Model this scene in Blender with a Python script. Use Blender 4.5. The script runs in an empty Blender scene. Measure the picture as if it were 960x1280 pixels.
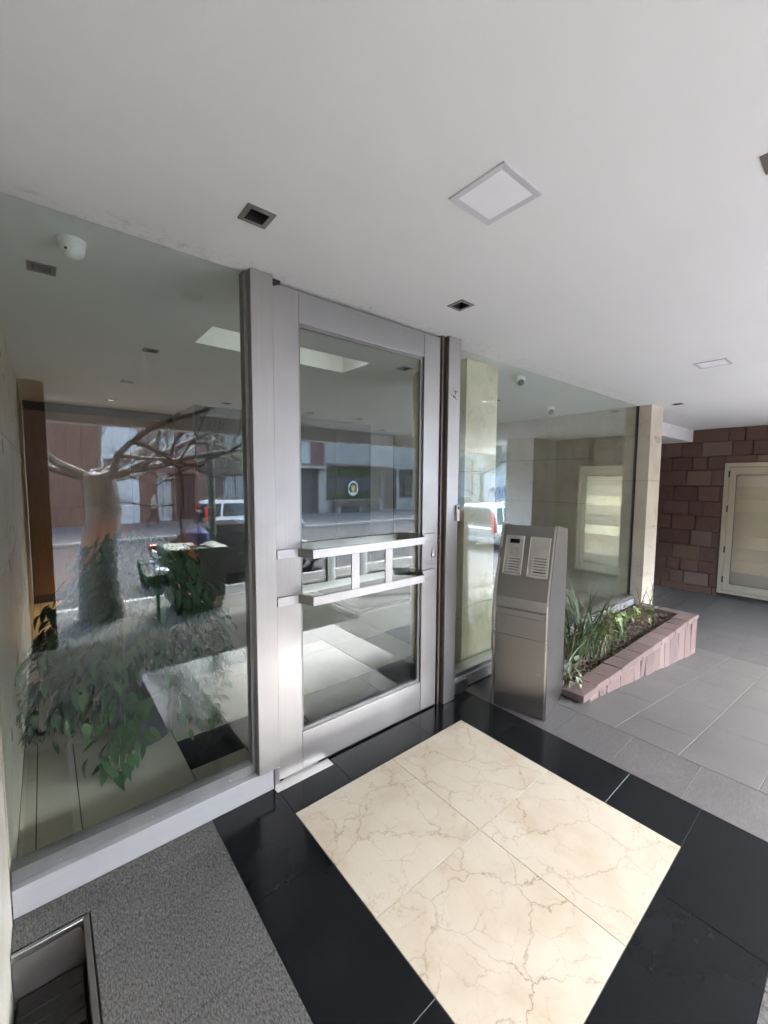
import bpy, bmesh, math, random
from mathutils import Matrix, Vector, Euler
random.seed(7)
C = bpy.context.scene.collection
S = bpy.context.scene
R = math.radians

# ------------------------------------------------------------------ camera, sky, sun, exposure
cam_d = bpy.data.cameras.new('camera'); cam = bpy.data.objects.new('camera', cam_d); C.objects.link(cam)
S.camera = cam
cam_d.sensor_fit = 'HORIZONTAL'; cam_d.sensor_width = 36; cam_d.lens = 513.48/960*36
cam_d.clip_start = .02; cam_d.clip_end = 2000
a, b, c = R(50.332), R(-4.3834), R(-.3153)
ca, sa, cb, sb, cc, sc = math.cos(a), math.sin(a), math.cos(b), math.sin(b), math.cos(c), math.sin(c)
fwd = Vector((ca*cb, sa*cb, sb)); rgt = Vector((sa, -ca, 0)); dwn = fwd.cross(rgt)
r_ = cc*rgt + sc*dwn; d_ = -sc*rgt + cc*dwn
cam.matrix_world = Matrix(((r_.x, -d_.x, -fwd.x, -.8483), (r_.y, -d_.y, -fwd.y, -1.664), (r_.z, -d_.z, -fwd.z, 1.5659), (0, 0, 0, 1)))

SUN_EL, SUN_AZ = R(48), R(-58)              # azimuth: direction towards the sun, from +x
sd = Vector((math.cos(SUN_AZ)*math.cos(SUN_EL), math.sin(SUN_AZ)*math.cos(SUN_EL), math.sin(SUN_EL)))
W = bpy.data.worlds.new('World'); S.world = W; W.use_nodes = True
wn = W.node_tree; bg = wn.nodes['Background']
sky = wn.nodes.new('ShaderNodeTexSky'); sky.sky_type = 'NISHITA'; sky.sun_disc = False
sky.sun_elevation = SUN_EL; sky.sun_rotation = math.atan2(sd.x, sd.y); sky.air_density = 1.2; sky.dust_density = 3.0
wn.links.new(sky.outputs[0], bg.inputs[0]); bg.inputs[1].default_value = .15
sl = bpy.data.lights.new('sun', 'SUN'); sl.energy = .6; sl.angle = R(12); sl.color = (1, .98, .955)
so = bpy.data.objects.new('sun', sl); C.objects.link(so); so.rotation_euler = sd.to_track_quat('Z', 'Y').to_euler()

S.view_settings.view_transform = 'Standard'; S.view_settings.look = 'None'; S.view_settings.gamma = 1
S.view_settings.exposure = 5.72
S.render.engine = 'CYCLES'
S.cycles.use_denoising = True
S.cycles.max_bounces = 10; S.cycles.diffuse_bounces = 6; S.cycles.glossy_bounces = 6
S.cycles.transparent_max_bounces = 24; S.cycles.transmission_bounces = 6
S.cycles.sample_clamp_indirect = 6; S.cycles.caustics_reflective = False; S.cycles.caustics_refractive = False

# ------------------------------------------------------------------ material helpers
class NT:
    def __init__(s, name):
        s.m = bpy.data.materials.new(name); s.m.use_nodes = True
        s.t = s.m.node_tree; s.b = s.t.nodes['Principled BSDF']; s.out = s.t.nodes['Material Output']
        s._pos = None
    def n(s, typ, **kw):
        o = s.t.nodes.new(typ)
        for k, v in kw.items():
            if k in ('operation', 'data_type', 'blend_type', 'feature', 'distance', 'noise_dimensions', 'mapping_type', 'bands_direction', 'wave_type'): setattr(o, k, v)
            else: o.inputs[k.replace('_', ' ')].default_value = v
        return o
    def l(s, a, b): s.t.links.new(a, b)
    def pos(s, scale=(1, 1, 1), rnd=True, rot=(0, 0, 0)):
        g = s.n('ShaderNodeNewGeometry'); v = g.outputs['Position']
        if rnd:
            oi = s.n('ShaderNodeObjectInfo'); mul = s.n('ShaderNodeMath', operation='MULTIPLY'); mul.inputs[1].default_value = 37.0
            s.l(oi.outputs['Random'], mul.inputs[0])
            ad = s.n('ShaderNodeVectorMath', operation='ADD'); s.l(v, ad.inputs[0]); s.l(mul.outputs[0], ad.inputs[1]); v = ad.outputs[0]
        mp = s.n('ShaderNodeMapping'); mp.inputs['Scale'].default_value = scale; mp.inputs['Rotation'].default_value = rot
        s.l(v, mp.inputs['Vector']); return mp.outputs[0]
    def noise(s, v, scale, detail=4, rough=.55, dist=0):
        o = s.n('ShaderNodeTexNoise'); o.inputs['Scale'].default_value = scale; o.inputs['Detail'].default_value = detail
        o.inputs['Roughness'].default_value = rough; o.inputs['Distortion'].default_value = dist; s.l(v, o.inputs['Vector']); return o.outputs['Fac']
    def ramp(s, f, *stops):
        o = s.n('ShaderNodeValToRGB'); e = o.color_ramp.elements
        while len(e) < len(stops): e.new(.5)
        for k, (p, col) in enumerate(stops):
            e[k].position = p; e[k].color = (*col, 1) if isinstance(col, tuple) else (col, col, col, 1)
        s.l(f, o.inputs[0]); return o.outputs[0]
    def mix(s, f, A, B, mode='MIX'):
        o = s.n('ShaderNodeMix', data_type='RGBA', blend_type=mode)
        for sock, v in ((o.inputs[0], f), (o.inputs[6], A), (o.inputs[7], B)):
            if hasattr(v, 'is_output'): s.l(v, sock)
            elif isinstance(v, tuple): sock.default_value = (*v, 1)
            else: sock.default_value = v
        return o.outputs[2]
    def math(s, op, A, B=None):
        o = s.n('ShaderNodeMath', operation=op)
        for k, v in enumerate((A, B)):
            if v is None: continue
            if hasattr(v, 'is_output'): s.l(v, o.inputs[k])
            else: o.inputs[k].default_value = v
        return o.outputs[0]
    def rand(s): return s.n('ShaderNodeObjectInfo').outputs['Random']
    def col(s, v):
        if hasattr(v, 'is_output'): s.l(v, s.b.inputs['Base Color'])
        else: s.b.inputs['Base Color'].default_value = (*v, 1)
    def rough(s, v):
        if hasattr(v, 'is_output'): s.l(v, s.b.inputs['Roughness'])
        else: s.b.inputs['Roughness'].default_value = v
    def bump(s, h, strength=.3, dist=.01):
        o = s.n('ShaderNodeBump'); o.inputs['Strength'].default_value = strength; o.inputs['Distance'].default_value = dist
        s.l(h, o.inputs['Height']); s.l(o.outputs[0], s.b.inputs['Normal'])

def plain(name, col, rough=.5, metal=0., var=.12, scale=8, bump=0):
    t = NT(name); v = t.pos(rnd=True); f = t.noise(v, scale, 5)
    lo = tuple(x*(1-var) for x in col); hi = tuple(min(1, x*(1+var)) for x in col)
    t.col(t.ramp(f, (.3, lo), (.7, hi))); t.rough(rough); t.b.inputs['Metallic'].default_value = metal
    if bump: t.bump(t.noise(v, scale*6, 4), bump, .004)
    return t.m

def emit(name, col, st):
    t = NT(name); t.col((.8, .8, .8)); t.b.inputs['Emission Color'].default_value = (*col, 1); t.b.inputs['Emission Strength'].default_value = st
    return t.m

def m_ceiling():
    t = NT('ceiling_paint'); v = t.pos(rnd=False)
    f = t.noise(v, 1.3, 5); g = t.noise(v, 14, 4)
    c1 = t.ramp(f, (.3, (.775, .785, .795)), (.7, (.81, .82, .83)))
    sp = t.ramp(t.noise(v, 55, 2), (.80, 0.), (.86, 1.))
    sx = t.n('ShaderNodeSeparateXYZ'); t.l(v, sx.inputs[0])
    near = t.ramp(t.math('ABSOLUTE', t.math('SUBTRACT', sx.outputs['Y'], .22)), (0., 1.), (.11, 0.))
    dirt = t.math('MULTIPLY', near, t.ramp(t.noise(v, 26, 6, .7), (.52, 0.), (.72, 1.)))
    c1 = t.mix(t.math('MULTIPLY', dirt, .5), c1, (.30, .27, .25))
    t.col(t.mix(t.math('MULTIPLY', sp, .12), c1, (.35, .33, .3))); t.rough(.75)
    t.bump(t.math('ADD', t.math('MULTIPLY', g, .3), t.noise(v, 2.6, 4)), .10, .012); return t.m
def m_steel(name='brushed_steel', horiz=False, tint=(.43, .419, .402), r0=.36, r1=.48):
    t = NT(name); sc_ = (6, 6, 240) if horiz else (260, 260, 1.2)
    v = t.pos(sc_); br = t.noise(v, 1, 3)
    w = t.pos(); sm = t.noise(w, 3.0, 2, .5, .2)
    f = t.math('ADD', t.math('MULTIPLY', br, .04), t.math('MULTIPLY', sm, .96))
    t.col(t.mix(t.math('MULTIPLY', t.ramp(br, (.3, 0.), (.7, 1.)), .6), t.mix(t.ramp(sm, (.35, 0.), (.75, 1.)), tint, tuple(x*.9 for x in tint)), tuple(x*.86 for x in tint)))
    t.rough(t.ramp(f, (.3, r0), (.7, r1))); t.b.inputs['Metallic'].default_value = 1
    t.b.inputs['Anisotropic'].default_value = 0
    t.bump(t.noise(t.pos((1, 1, .25)), 3, 1), .012, .01); return t.m
def m_black():
    t = NT('black_granite'); v = t.pos(); f = t.noise(v, 5, 6, .6, .3)
    sp = t.ramp(t.noise(v, 420, 2), (.66, 0.), (.8, 1.))
    base = t.ramp(f, (.3, (.006, .0068, .0075)), (.75, (.009, .0098, .0105)))
    t.col(t.mix(t.math('MULTIPLY', sp, .35), base, (.06, .06, .065)))
    scr = t.ramp(t.noise(t.pos((60, 3, 1), rot=(0, 0, .7)), 1.3, 4), (.66, 0.), (.8, 1.))
    t.rough(t.math('ADD', t.ramp(f, (.2, .10), (.9, .19)), t.math('MULTIPLY', scr, .18)))
    t.b.inputs['Specular IOR Level'].default_value = .2; return t.m
def m_marble(name, base, hi, vein, vs=2.6, amount=.8, rough=(.16, .32), rnd=True):
    t = NT(name); v = t.pos(rnd=rnd)
    cl = t.ramp(t.noise(v, 2.2, 4, .5), (.2, base), (.8, hi))
    def veins(scale, wd, lo):
        nz = t.n('ShaderNodeTexNoise'); nz.inputs['Scale'].default_value = scale*1.5; nz.inputs['Detail'].default_value = 7; nz.inputs['Roughness'].default_value = .62; t.l(v, nz.inputs['Vector'])
        sb_ = t.n('ShaderNodeVectorMath', operation='SUBTRACT'); t.l(nz.outputs['Color'], sb_.inputs[0]); sb_.inputs[1].default_value = (.5, .5, .5)
        ml = t.n('ShaderNodeVectorMath', operation='SCALE'); t.l(sb_.outputs[0], ml.inputs[0]); ml.inputs['Scale'].default_value = .8/scale
        ad = t.n('ShaderNodeVectorMath', operation='ADD'); t.l(v, ad.inputs[0]); t.l(ml.outputs[0], ad.inputs[1])
        vo = t.n('ShaderNodeTexVoronoi', feature='DISTANCE_TO_EDGE'); vo.inputs['Scale'].default_value = scale; t.l(ad.outputs[0], vo.inputs['Vector'])
        line = t.ramp(vo.outputs['Distance'], (0., 1.), (wd*.55, .25), (wd*1.6, 0.))
        mask = t.ramp(t.noise(v, scale*.8, 4, .6), (lo-.08, 0.), (lo+.24, 1.))
        return t.math('MULTIPLY', line, mask)
    a1 = veins(vs, .013, .44); a2 = veins(vs*2.1, .016, .47); a3 = veins(vs*4.6, .02, .5)
    halo = t.ramp(t.noise(v, vs*.8, 4, .55, .3), (.5, 0.), (.8, 1.))
    c1 = t.mix(t.math('MULTIPLY', halo, .5), cl, vein)
    c2 = t.mix(t.math('MULTIPLY', a1, amount), c1, tuple(x*.42 for x in vein))
    c2 = t.mix(t.math('MULTIPLY', a3, amount*.4), c2, tuple(x*.8 for x in vein))
    t.col(t.mix(t.math('MULTIPLY', a2, amount*.75), c2, tuple(x*.6 for x in vein)))
    t.rough(t.ramp(t.noise(v, 3, 4), (.3, rough[0]), (.7, rough[1]))); return t.m
def m_granite():
    t = NT('flamed_granite'); v = t.pos(); w = t.pos((150, 60, 150), rot=(0, 0, .35))
    f = t.noise(w, 1.4, 4, .7); g = t.noise(v, 2.2, 5)
    t.col(t.mix(t.ramp(g, (.3, 0.), (.7, 1.)), t.ramp(f, (.33, (.026, .025, .024)), (.67, (.145, .142, .138))), t.ramp(f, (.33, (.036, .035, .034)), (.67, (.175, .171, .166)))))
    t.rough(t.ramp(f, (.3, .62), (.7, .8))); t.b.inputs['Specular IOR Level'].default_value = .15; t.bump(f, .5, .004); return t.m
def m_ramp_granite():
    t = NT('ramp_granite'); v = t.pos(); w = t.pos((22, 80, 22), rot=(0, 0, .5))
    f = t.noise(w, 1.0, 5, .75); g = t.noise(v, 1.6, 6, .65); k = t.noise(v, 230, 3, .7); r = t.rand()
    c1 = t.mix(t.ramp(g, (.3, 0.), (.7, 1.)), (.054, .0505, .047), (.122, .115, .108))
    c1 = t.mix(t.math('MULTIPLY', r, .45), c1, (.10, .094, .088))
    c1 = t.mix(t.ramp(f, (.35, 0.), (.7, .6)), c1, (.215, .205, .193))
    t.col(t.mix(t.ramp(k, (.32, .6), (.66, 0.)), c1, (.022, .021, .020)))
    t.rough(t.ramp(f, (.3, .36), (.7, .58))); t.bump(t.math('ADD', f, k), .3, .003); return t.m
def m_stone(name, cols, rough=.7, bs=.6, spec=.5):
    t = NT(name); v = t.pos(); r = t.rand()
    c0 = t.ramp(r, *[(k/max(1, len(cols)-1), q) for k, q in enumerate(cols)])
    f = t.noise(v, 9, 7, .62, .3); g = t.noise(v, 60, 4)
    t.col(t.mix(t.ramp(f, (.35, 0.), (.7, .7)), c0, t.mix(.5, c0, tuple(x*1.1+.03 for x in cols[-1])))); t.rough(rough)
    t.bump(t.math('ADD', f, t.math('MULTIPLY', g, .35)), bs, .008); return t.m
def m_glass(name='clear_glass', tint=(.925, .955, .94)):
    t = NT(name); t.t.nodes.remove(t.b)
    lw = t.n('ShaderNodeLayerWeight'); lw.inputs['Blend'].default_value = .5
    p5 = t.math('POWER', lw.outputs['Facing'], 4.6)
    fr = t.math('ADD', t.math('MULTIPLY', p5, .90), .048)
    tr = t.n('ShaderNodeBsdfTransparent'); tr.inputs['Color'].default_value = (*tint, 1)
    gl = t.n('ShaderNodeBsdfGlossy'); gl.inputs['Roughness'].default_value = 0; gl.inputs['Color'].default_value = (.94, .98, .97, 1)
    mx = t.n('ShaderNodeMixShader'); t.l(fr, mx.inputs[0]); t.l(tr.outputs[0], mx.inputs[1]); t.l(gl.outputs[0], mx.inputs[2])
    t.l(mx.outputs[0], t.out.inputs['Surface']); return t.m
def m_wood():
    t = NT('orange_wood'); v = t.pos((3, 3, .5)); f = t.noise(v, 3, 6, .6, 1.5); g = t.noise(t.pos((60, 60, 2)), 1, 3)
    t.col(t.ramp(t.math('ADD', t.math('MULTIPLY', f, .7), t.math('MULTIPLY', g, .3)), (.3, (.20, .10, .052)), (.7, (.29, .15, .08)))); t.rough(.32); return t.m
def m_leaf(name, c0, c1, rough=.45):
    t = NT(name); r = t.rand(); v = t.pos()
    t.col(t.mix(t.noise(v, 20, 3), t.ramp(r, (0., c0), (1., c1)), c0)); t.rough(rough)
    t.b.inputs['Transmission Weight'].default_value = 0; t.b.inputs['Subsurface Weight'].default_value = 0
    return t.m
def m_bark():
    t = NT('bark'); v = t.pos((9, 9, 3)); f = t.noise(v, 1.5, 7, .65, 1)
    t.col(t.ramp(f, (.3, (.085, .082, .077)), (.7, (.25, .24, .23)))); t.rough(.85); t.bump(f, .8, .02); return t.m
def m_brickwork(name, c0, c1, mortar, sc_=1.):
    t = NT(name); v = t.pos(rnd=False, rot=(R(90), 0, 0))
    br = t.n('ShaderNodeTexBrick'); br.inputs['Scale'].default_value = 4*sc_; br.inputs['Color1'].default_value = (*c0, 1); br.inputs['Color2'].default_value = (*c1, 1); br.inputs['Mortar'].default_value = (*mortar, 1)
    t.l(v, br.inputs['Vector']); t.col(br.outputs['Color']); t.rough(.8); return t.m

M = dict(
    ceiling=m_ceiling(), steel=m_steel(), steel_h=m_steel('brushed_steel_bar', True, (.44, .436, .43), .28, .42),
    steel_ped=m_steel('pedestal_steel', False, (.36, .345, .333), .29, .36), steel_dark=plain('dark_bead', (.22, .22, .215), .4, .7), sill=m_steel('sill_steel', True, (.40, .405, .415), .42, .55),
    steel_highlight=m_steel('edge_highlight', True, (.86, .85, .83), .25, .35),  # paler tint paints the edge highlights onto the pedestal trims
    bronze=m_steel('bronze_strip', False, (.30, .25, .22), .25, .4),
    black=m_black(), marble=m_marble('cream_floor_marble', (.43, .372, .288), (.49, .437, .352), (.32, .215, .11), 3.6, .88, (.2, .27)),
    lobby_tile=m_marble('lobby_tile', (.56, .525, .43), (.66, .62, .52), (.45, .40, .29), 1.6, .25, (.05, .14)),
    column=m_marble('column_marble', (.58, .515, .36), (.72, .66, .50), (.40, .29, .13), 3.2, .8, (.2, .4)),
    pillar=m_marble('pillar_marble', (.50, .44, .345), (.62, .56, .455), (.38, .29, .19), 3.0, .6, (.25, .45)),
    wallmarble=m_marble('wall_marble', (.72, .67, .57), (.82, .78, .69), (.46, .38, .26), 2.5, .4, (.3, .5)),
    granite=m_granite(), ramp=m_ramp_granite(), grout=plain('grout', (.045, .042, .04), .9), grout_light=plain('light_grout', (.12, .117, .113), .9), mortar=plain('red_mortar', (.045, .028, .025), .9), grout_dark=plain('dark_grout', (.03, .03, .03), .9),
    redstone=m_stone('red_porphyry', [(.082, .034, .024), (.11, .050, .034), (.064, .029, .023), (.115, .062, .042), (.088, .041, .031), (.14, .083, .055), (.072, .036, .027), (.13, .06, .038), (.15, .102, .077), (.094, .041, .028)], .6, 1.0),
    brick=m_stone('pink_stone', [(.105, .066, .058), (.14, .093, .081), (.09, .06, .054), (.18, .135, .12), (.12, .075, .065)], .75, .9),
    doorpaint=plain('cream_metal', (.46, .41, .30), .34, .35, .04, 3), doorpanel=plain('champagne_metal', (.60, .54, .42), .24, .8, .05, 2),
    glass=m_glass(), white=plain('white_plaster', (.74, .73, .71), .7, 0, .04), whitegloss=plain('white_plastic', (.78, .78, .77), .3, 0, .03),
    dark=plain('dark_cavity', (.02, .018, .017), .7), lampframe=plain('lamp_frame', (.20, .18, .17), .4, .5, .08), lens=plain('camera_lens', (.01, .01, .012), .1),
    ledframe=plain('led_frame', (.58, .58, .63), .4, 0, .03), led=plain('led_diffuser', (.90, .90, .95), .45, 0, .02),
    wood=m_wood(), core=plain('dark_veneer', (.05, .036, .03), .3, 0, .2, 3), mat=plain('rubber_mat', (.022, .021, .02), .85, 0, .3, 60, .5), wellmetal=plain('well_metal', (.10, .093, .088), .45, .3, .25, 5),
    soil=plain('mulch_soil', (.035, .022, .016), .95, 0, .4, 40, 1), chip=m_stone('wood_chip', [(.06, .035, .025), (.13, .08, .055), (.04, .025, .02), (.20, .14, .10)], .85, .3),
    leaf=m_leaf('ficus_leaf', (.022, .075, .026), (.075, .155, .045)), blade=m_leaf('iris_blade', (.05, .085, .03), (.10, .15, .06), .45), pale=m_leaf('pale_leaf', (.20, .23, .16), (.34, .36, .27), .55), fresh=m_leaf('fresh_leaf', (.13, .19, .045), (.24, .30, .09), .45), dry=m_leaf('dry_stem', (.16, .11, .05), (.30, .23, .12), .7),
    tree_leaf=m_leaf('tree_leaf', (.045, .075, .018), (.11, .14, .04), .5), bark=m_bark(), pot=plain('grey_pot', (.05, .05, .053), .5, 0, .15),
    asphalt=plain('asphalt', (.055, .055, .06), .85, 0, .2, 20, .3), pave=plain('pavement', (.10, .10, .10), .85, 0, .2, 3, .2), kerb=plain('kerb_stone', (.33, .32, .30), .8), ground=plain('earth', (.14, .13, .11), .9),
    steps=plain('step_stone', (.12, .12, .12), .7, 0, .12, 5, .2),
    carwhite=plain('white_car_paint', (.72, .73, .74), .18, 0, .02), carsilver=plain('silver_car_paint', (.55, .58, .60), .22, .6, .02), cardark=plain('dark_car_paint', (.02, .016, .018), .15, .2, .05), carglass=plain('car_glass', (.015, .018, .02), .06), tyre=plain('tyre_rubber', (.02, .02, .02), .8), rim=plain('wheel_rim', (.42, .42, .43), .3, .8), red=plain('tail_light', (.45, .015, .02), .2), plate=plain('number_plate', (.5, .5, .5), .5),
    bwhite=plain('white_render', (.46, .47, .48), .8, 0, .05, 2), bbrick=m_brickwork('brick_facade', (.13, .058, .04), (.17, .08, .055), (.10, .08, .065)), bbrown=plain('brown_render', (.09, .06, .048), .8), bpale=plain('pale_stucco', (.36, .34, .31), .85, 0, .08, 1.5), bgrey=plain('grey_panel', (.19, .19, .19), .5, .2, .06, 1), bred=plain('maroon_cladding', (.085, .024, .021), .5), bconc=plain('concrete', (.24, .235, .22), .85), bdark=plain('dark_opening', (.03, .03, .032), .6), bglass=plain('window_glass', (.04, .05, .055), .05), curtain=plain('curtain', (.36, .37, .38), .8), iron=plain('iron', (.03, .03, .03), .5, .5), stonegrey=plain('rustic_stone', (.22, .21, .20), .85, 0, .2, 5),
    green=plain('green_paint', (.02, .07, .045), .4, 0, .15), greenbin=plain('dark_green_bin', (.035, .06, .045), .5, 0, .2), pole=plain('grey_green_pole', (.09, .11, .10), .6), paper=plain('paper_bag', (.75, .77, .8), .6), gold=plain('gold_crest', (.55, .42, .14), .35, .6), skin=plain('skin', (.45, .27, .19), .5), cloth=plain('grey_cloth', (.25, .24, .25), .8), jeans=plain('dark_trousers', (.03, .03, .04), .8), hair=plain('hair', (.03, .02, .015), .6), olive=plain('olive_carpet', (.085, .095, .04), .95, 0, .15, 60, .3), border=plain('carpet_border', (.36, .35, .31), .6), graff=plain('blue_spray', (.05, .07, .2), .8), redsign=plain('red_sign', (.6, .07, .04), .5), ink=plain('black_ink', (.012, .012, .012), .6), label_ink=plain('grey_ink', (.10, .10, .10), .5), button=plain('button_metal', (.60, .585, .56), .35, .8), screen=plain('display_glass', (.008, .008, .009), .08),
    lamp=emit('lit_lamp', (1, .72, .38), 1.2), cove=emit('cove_strip', (.92, 1, .98), .10),
)

M['steel_ped'].node_tree.nodes['Principled BSDF'].inputs['Anisotropic'].default_value = 0
for k_ in ('pave', 'steps', 'asphalt'): M[k_].node_tree.nodes['Principled BSDF'].inputs['Specular IOR Level'].default_value = .12
M['sill'].node_tree.nodes['Principled BSDF'].inputs['Metallic'].default_value = .45
M['leaf'].node_tree.nodes['Principled BSDF'].inputs['Specular IOR Level'].default_value = .12
# ------------------------------------------------------------------ mesh helpers
class MB:
    def __init__(s): s.v = []; s.f = []
    def add(s, vs, fs):
        o = len(s.v); s.v += [tuple(p) for p in vs]; s.f += [tuple(o+i for i in f) for f in fs]; return s
    def box(s, x0, x1, y0, y1, z0, z1):
        return s.add([(x0, y0, z0), (x1, y0, z0), (x1, y1, z0), (x0, y1, z0), (x0, y0, z1), (x1, y0, z1), (x1, y1, z1), (x0, y1, z1)],
                     [(0, 3, 2, 1), (4, 5, 6, 7), (0, 1, 5, 4), (1, 2, 6, 5), (2, 3, 7, 6), (3, 0, 4, 7)])
    def prism(s, poly, z0, z1, axis='z'):
        n = len(poly)
        P = lambda p, z: {'z': (p[0], p[1], z), 'y': (p[0], z, p[1]), 'x': (z, p[0], p[1])}[axis]
        return s.add([P(p, z0) for p in poly]+[P(p, z1) for p in poly], [tuple(range(n))[::-1], tuple(range(n, 2*n))]+[(i, (i+1) % n, n+(i+1) % n, n+i) for i in range(n)])
    def tube(s, pts, rad, seg=8, cap=True):
        pts = [Vector(p) for p in pts]; n = len(pts); rad = rad if isinstance(rad, (list, tuple)) else [rad]*n
        vs = []; up = None
        for i, p in enumerate(pts):
            t = (pts[min(i+1, n-1)]-pts[max(i-1, 0)]).normalized()
            if up is None: up = t.orthogonal().normalized()
            else: up = (up-t*up.dot(t)).normalized()
            w = t.cross(up)
            for k in range(seg):
                q = 2*math.pi*k/seg; vs.append(p+(up*math.cos(q)+w*math.sin(q))*rad[i])
        fs = [(i*seg+k, i*seg+(k+1) % seg, (i+1)*seg+(k+1) % seg, (i+1)*seg+k) for i in range(n-1) for k in range(seg)]
        if cap: fs += [tuple(range(seg))[::-1], tuple(range((n-1)*seg, n*seg))]
        return s.add(vs, fs)
    def lathe(s, prof, c=(0, 0, 0), seg=20, axis='z'):
        vs = []
        for r, z in prof:
            for k in range(seg):
                q = 2*math.pi*k/seg; p = (r*math.cos(q), r*math.sin(q), z)
                if axis == 'y': p = (p[0], p[2], p[1])
                if axis == 'x': p = (p[2], p[0], p[1])
                vs.append((p[0]+c[0], p[1]+c[1], p[2]+c[2]))
        n = len(prof)
        fs = [(i*seg+k, i*seg+(k+1) % seg, (i+1)*seg+(k+1) % seg, (i+1)*seg+k) for i in range(n-1) for k in range(seg)]
        fs += [tuple(range(seg))[::-1], tuple(range((n-1)*seg, n*seg))]
        return s.add(vs, fs)
    def mesh(s, name, mat, smooth=False):
        me = bpy.data.meshes.new(name); me.from_pydata(s.v, [], s.f)
        bm = bmesh.new(); bm.from_mesh(me); bmesh.ops.recalc_face_normals(bm, faces=bm.faces); bm.to_mesh(me); bm.free()
        if isinstance(mat, str): mat = M[mat]
        me.materials.append(mat)
        if smooth: me.polygons.foreach_set('use_smooth', [True]*len(me.polygons))
        return me
    def build(s, name, mat, parent=None, bevel=0, smooth=False, local=False):
        return link(name, s.mesh(name, mat, smooth), parent, bevel=bevel, local=local, smooth=smooth)
def wmat(o):
    m = Matrix.LocRotScale(o.location, o.rotation_euler, o.scale)
    return m if o.parent is None else wmat(o.parent) @ o.matrix_parent_inverse @ m
def link(name, me, parent=None, loc=None, rot=None, scale=None, bevel=0, local=False, smooth=False):
    o = bpy.data.objects.new(name, me); C.objects.link(o)
    if loc is not None: o.location = loc
    if rot is not None: o.rotation_euler = rot
    if scale is not None: o.scale = scale
    if parent is not None:
        o.parent = parent
        if not local:
            T = wmat(parent)
            o.matrix_parent_inverse = T.inverted()
    if bevel:
        m = o.modifiers.new('bevel', 'BEVEL'); m.width = bevel; m.segments = 2; m.limit_method = 'ANGLE'; m.angle_limit = R(40)
        if smooth is False: me.polygons.foreach_set('use_smooth', [True]*len(me.polygons)); me.set_sharp_from_angle(angle=R(35)) if hasattr(me, 'set_sharp_from_angle') else None
    elif smooth and hasattr(me, 'set_sharp_from_angle'): me.set_sharp_from_angle(angle=R(42))
    return o
def tag(o, label, cat, group=None):
    o['label'] = label; o['category'] = cat
    if group: o['group'] = group
    return o
def thing(name, label, cat, loc=(0, 0, 0), rz=0, group=None):
    o = bpy.data.objects.new(name, None); C.objects.link(o); o.location = loc; o.rotation_euler = (0, 0, rz); o.empty_display_size = .1
    return tag(o, label, cat, group)
def struct(o): o['kind'] = 'structure'; return o
def structE(name, loc=(0, 0, 0)):
    o = bpy.data.objects.new(name, None); C.objects.link(o); o.location = loc; return struct(o)
def bx(name, mat, parent, x0, x1, y0, y1, z0, z1, bevel=0, local=False): return MB().box(x0, x1, y0, y1, z0, z1).build(name, mat, parent, bevel, local=local)
_cb = {}
def chunk(sx, sy, sz, mat, ch=.002, jitter=0, key=0):
    """a chamfered block centred in x, y with its top at z = 0; shared between alike pieces"""
    k = (round(sx, 3), round(sy, 3), round(sz, 3), mat, ch, jitter, key)
    if k in _cb: return _cb[k]
    bm = bmesh.new(); bmesh.ops.create_cube(bm, size=1)
    for v in bm.verts: v.co = Vector((v.co.x*sx, v.co.y*sy, (v.co.z-.5)*sz))
    if jitter:
        for v in bm.verts: v.co += Vector([random.uniform(-jitter, jitter) for _ in range(3)])
    if ch: bmesh.ops.bevel(bm, geom=[e for e in bm.edges if all(v.co.z > -sz*.5 for v in e.verts)], offset=ch, segments=1, affect='EDGES', clamp_overlap=True)
    me = bpy.data.meshes.new('block'); bm.to_mesh(me); bm.free(); me.materials.append(M[mat]); _cb[k] = me; return me
def piece(name, me, loc, parent, rot=(0, 0, 0)): return link(name, me, parent, loc=loc, rot=rot, local=True)
def holed(x0, x1, y0, y1, holes, place):
    """grid sheet over (x0..x1, y0..y1) leaving rectangular holes open; place maps (u, v) to a point"""
    xs = sorted({x0, x1, *[h[k] for h in holes for k in (0, 1)]}); ys = sorted({y0, y1, *[h[k] for h in holes for k in (2, 3)]})
    xs = [x for x in xs if x0 <= x <= x1]; ys = [y for y in ys if y0 <= y <= y1]
    vs = [place(x, y) for y in ys for x in xs]; fs = []; nx = len(xs)
    for j in range(len(ys)-1):
        for i in range(nx-1):
            mx, my = (xs[i]+xs[i+1])/2, (ys[j]+ys[j+1])/2
            if any(h[0] < mx < h[1] and h[2] < my < h[3] for h in holes): continue
            fs.append((j*nx+i, j*nx+i+1, (j+1)*nx+i+1, (j+1)*nx+i))
    return vs, fs

CZ = 2.516                                   # ceiling height
GY = -.8                                     # street level
def rampz(x): return 0 if x < 1.89 else -.138*(min(x, 5.25)-1.89)

# ------------------------------------------------------------------ ground, street
struct(bx('ground', 'ground', None, -250, 300, -250, 120, -1.6, -1.0))
struct(bx('sidewalk', 'pave', None, -40, 80, -6.95, -2.4, -.99, GY))
struct(bx('kerb', 'kerb', None, -40, 80, -7.1, -6.953, -.98, GY+.004, .02))
struct(bx('road', 'asphalt', None, -40, 80, -16.6, -7.103, -.99, -.93))
struct(bx('far_kerb', 'kerb', None, -40, 80, -16.75, -16.603, -.98, GY+.004, .02))
struct(bx('far_sidewalk', 'pave', None, -40, 80, -23.4, -16.753, -.99, GY))
st = structE('entrance_steps', (0, -2.6, 0))
for k in range(4): piece('step', chunk(5.6, .34, .2, 'steps', .01), (.45-1.45+.9, -.29*k+.05-.2, -.2*(k+1)-.004), st)

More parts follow.
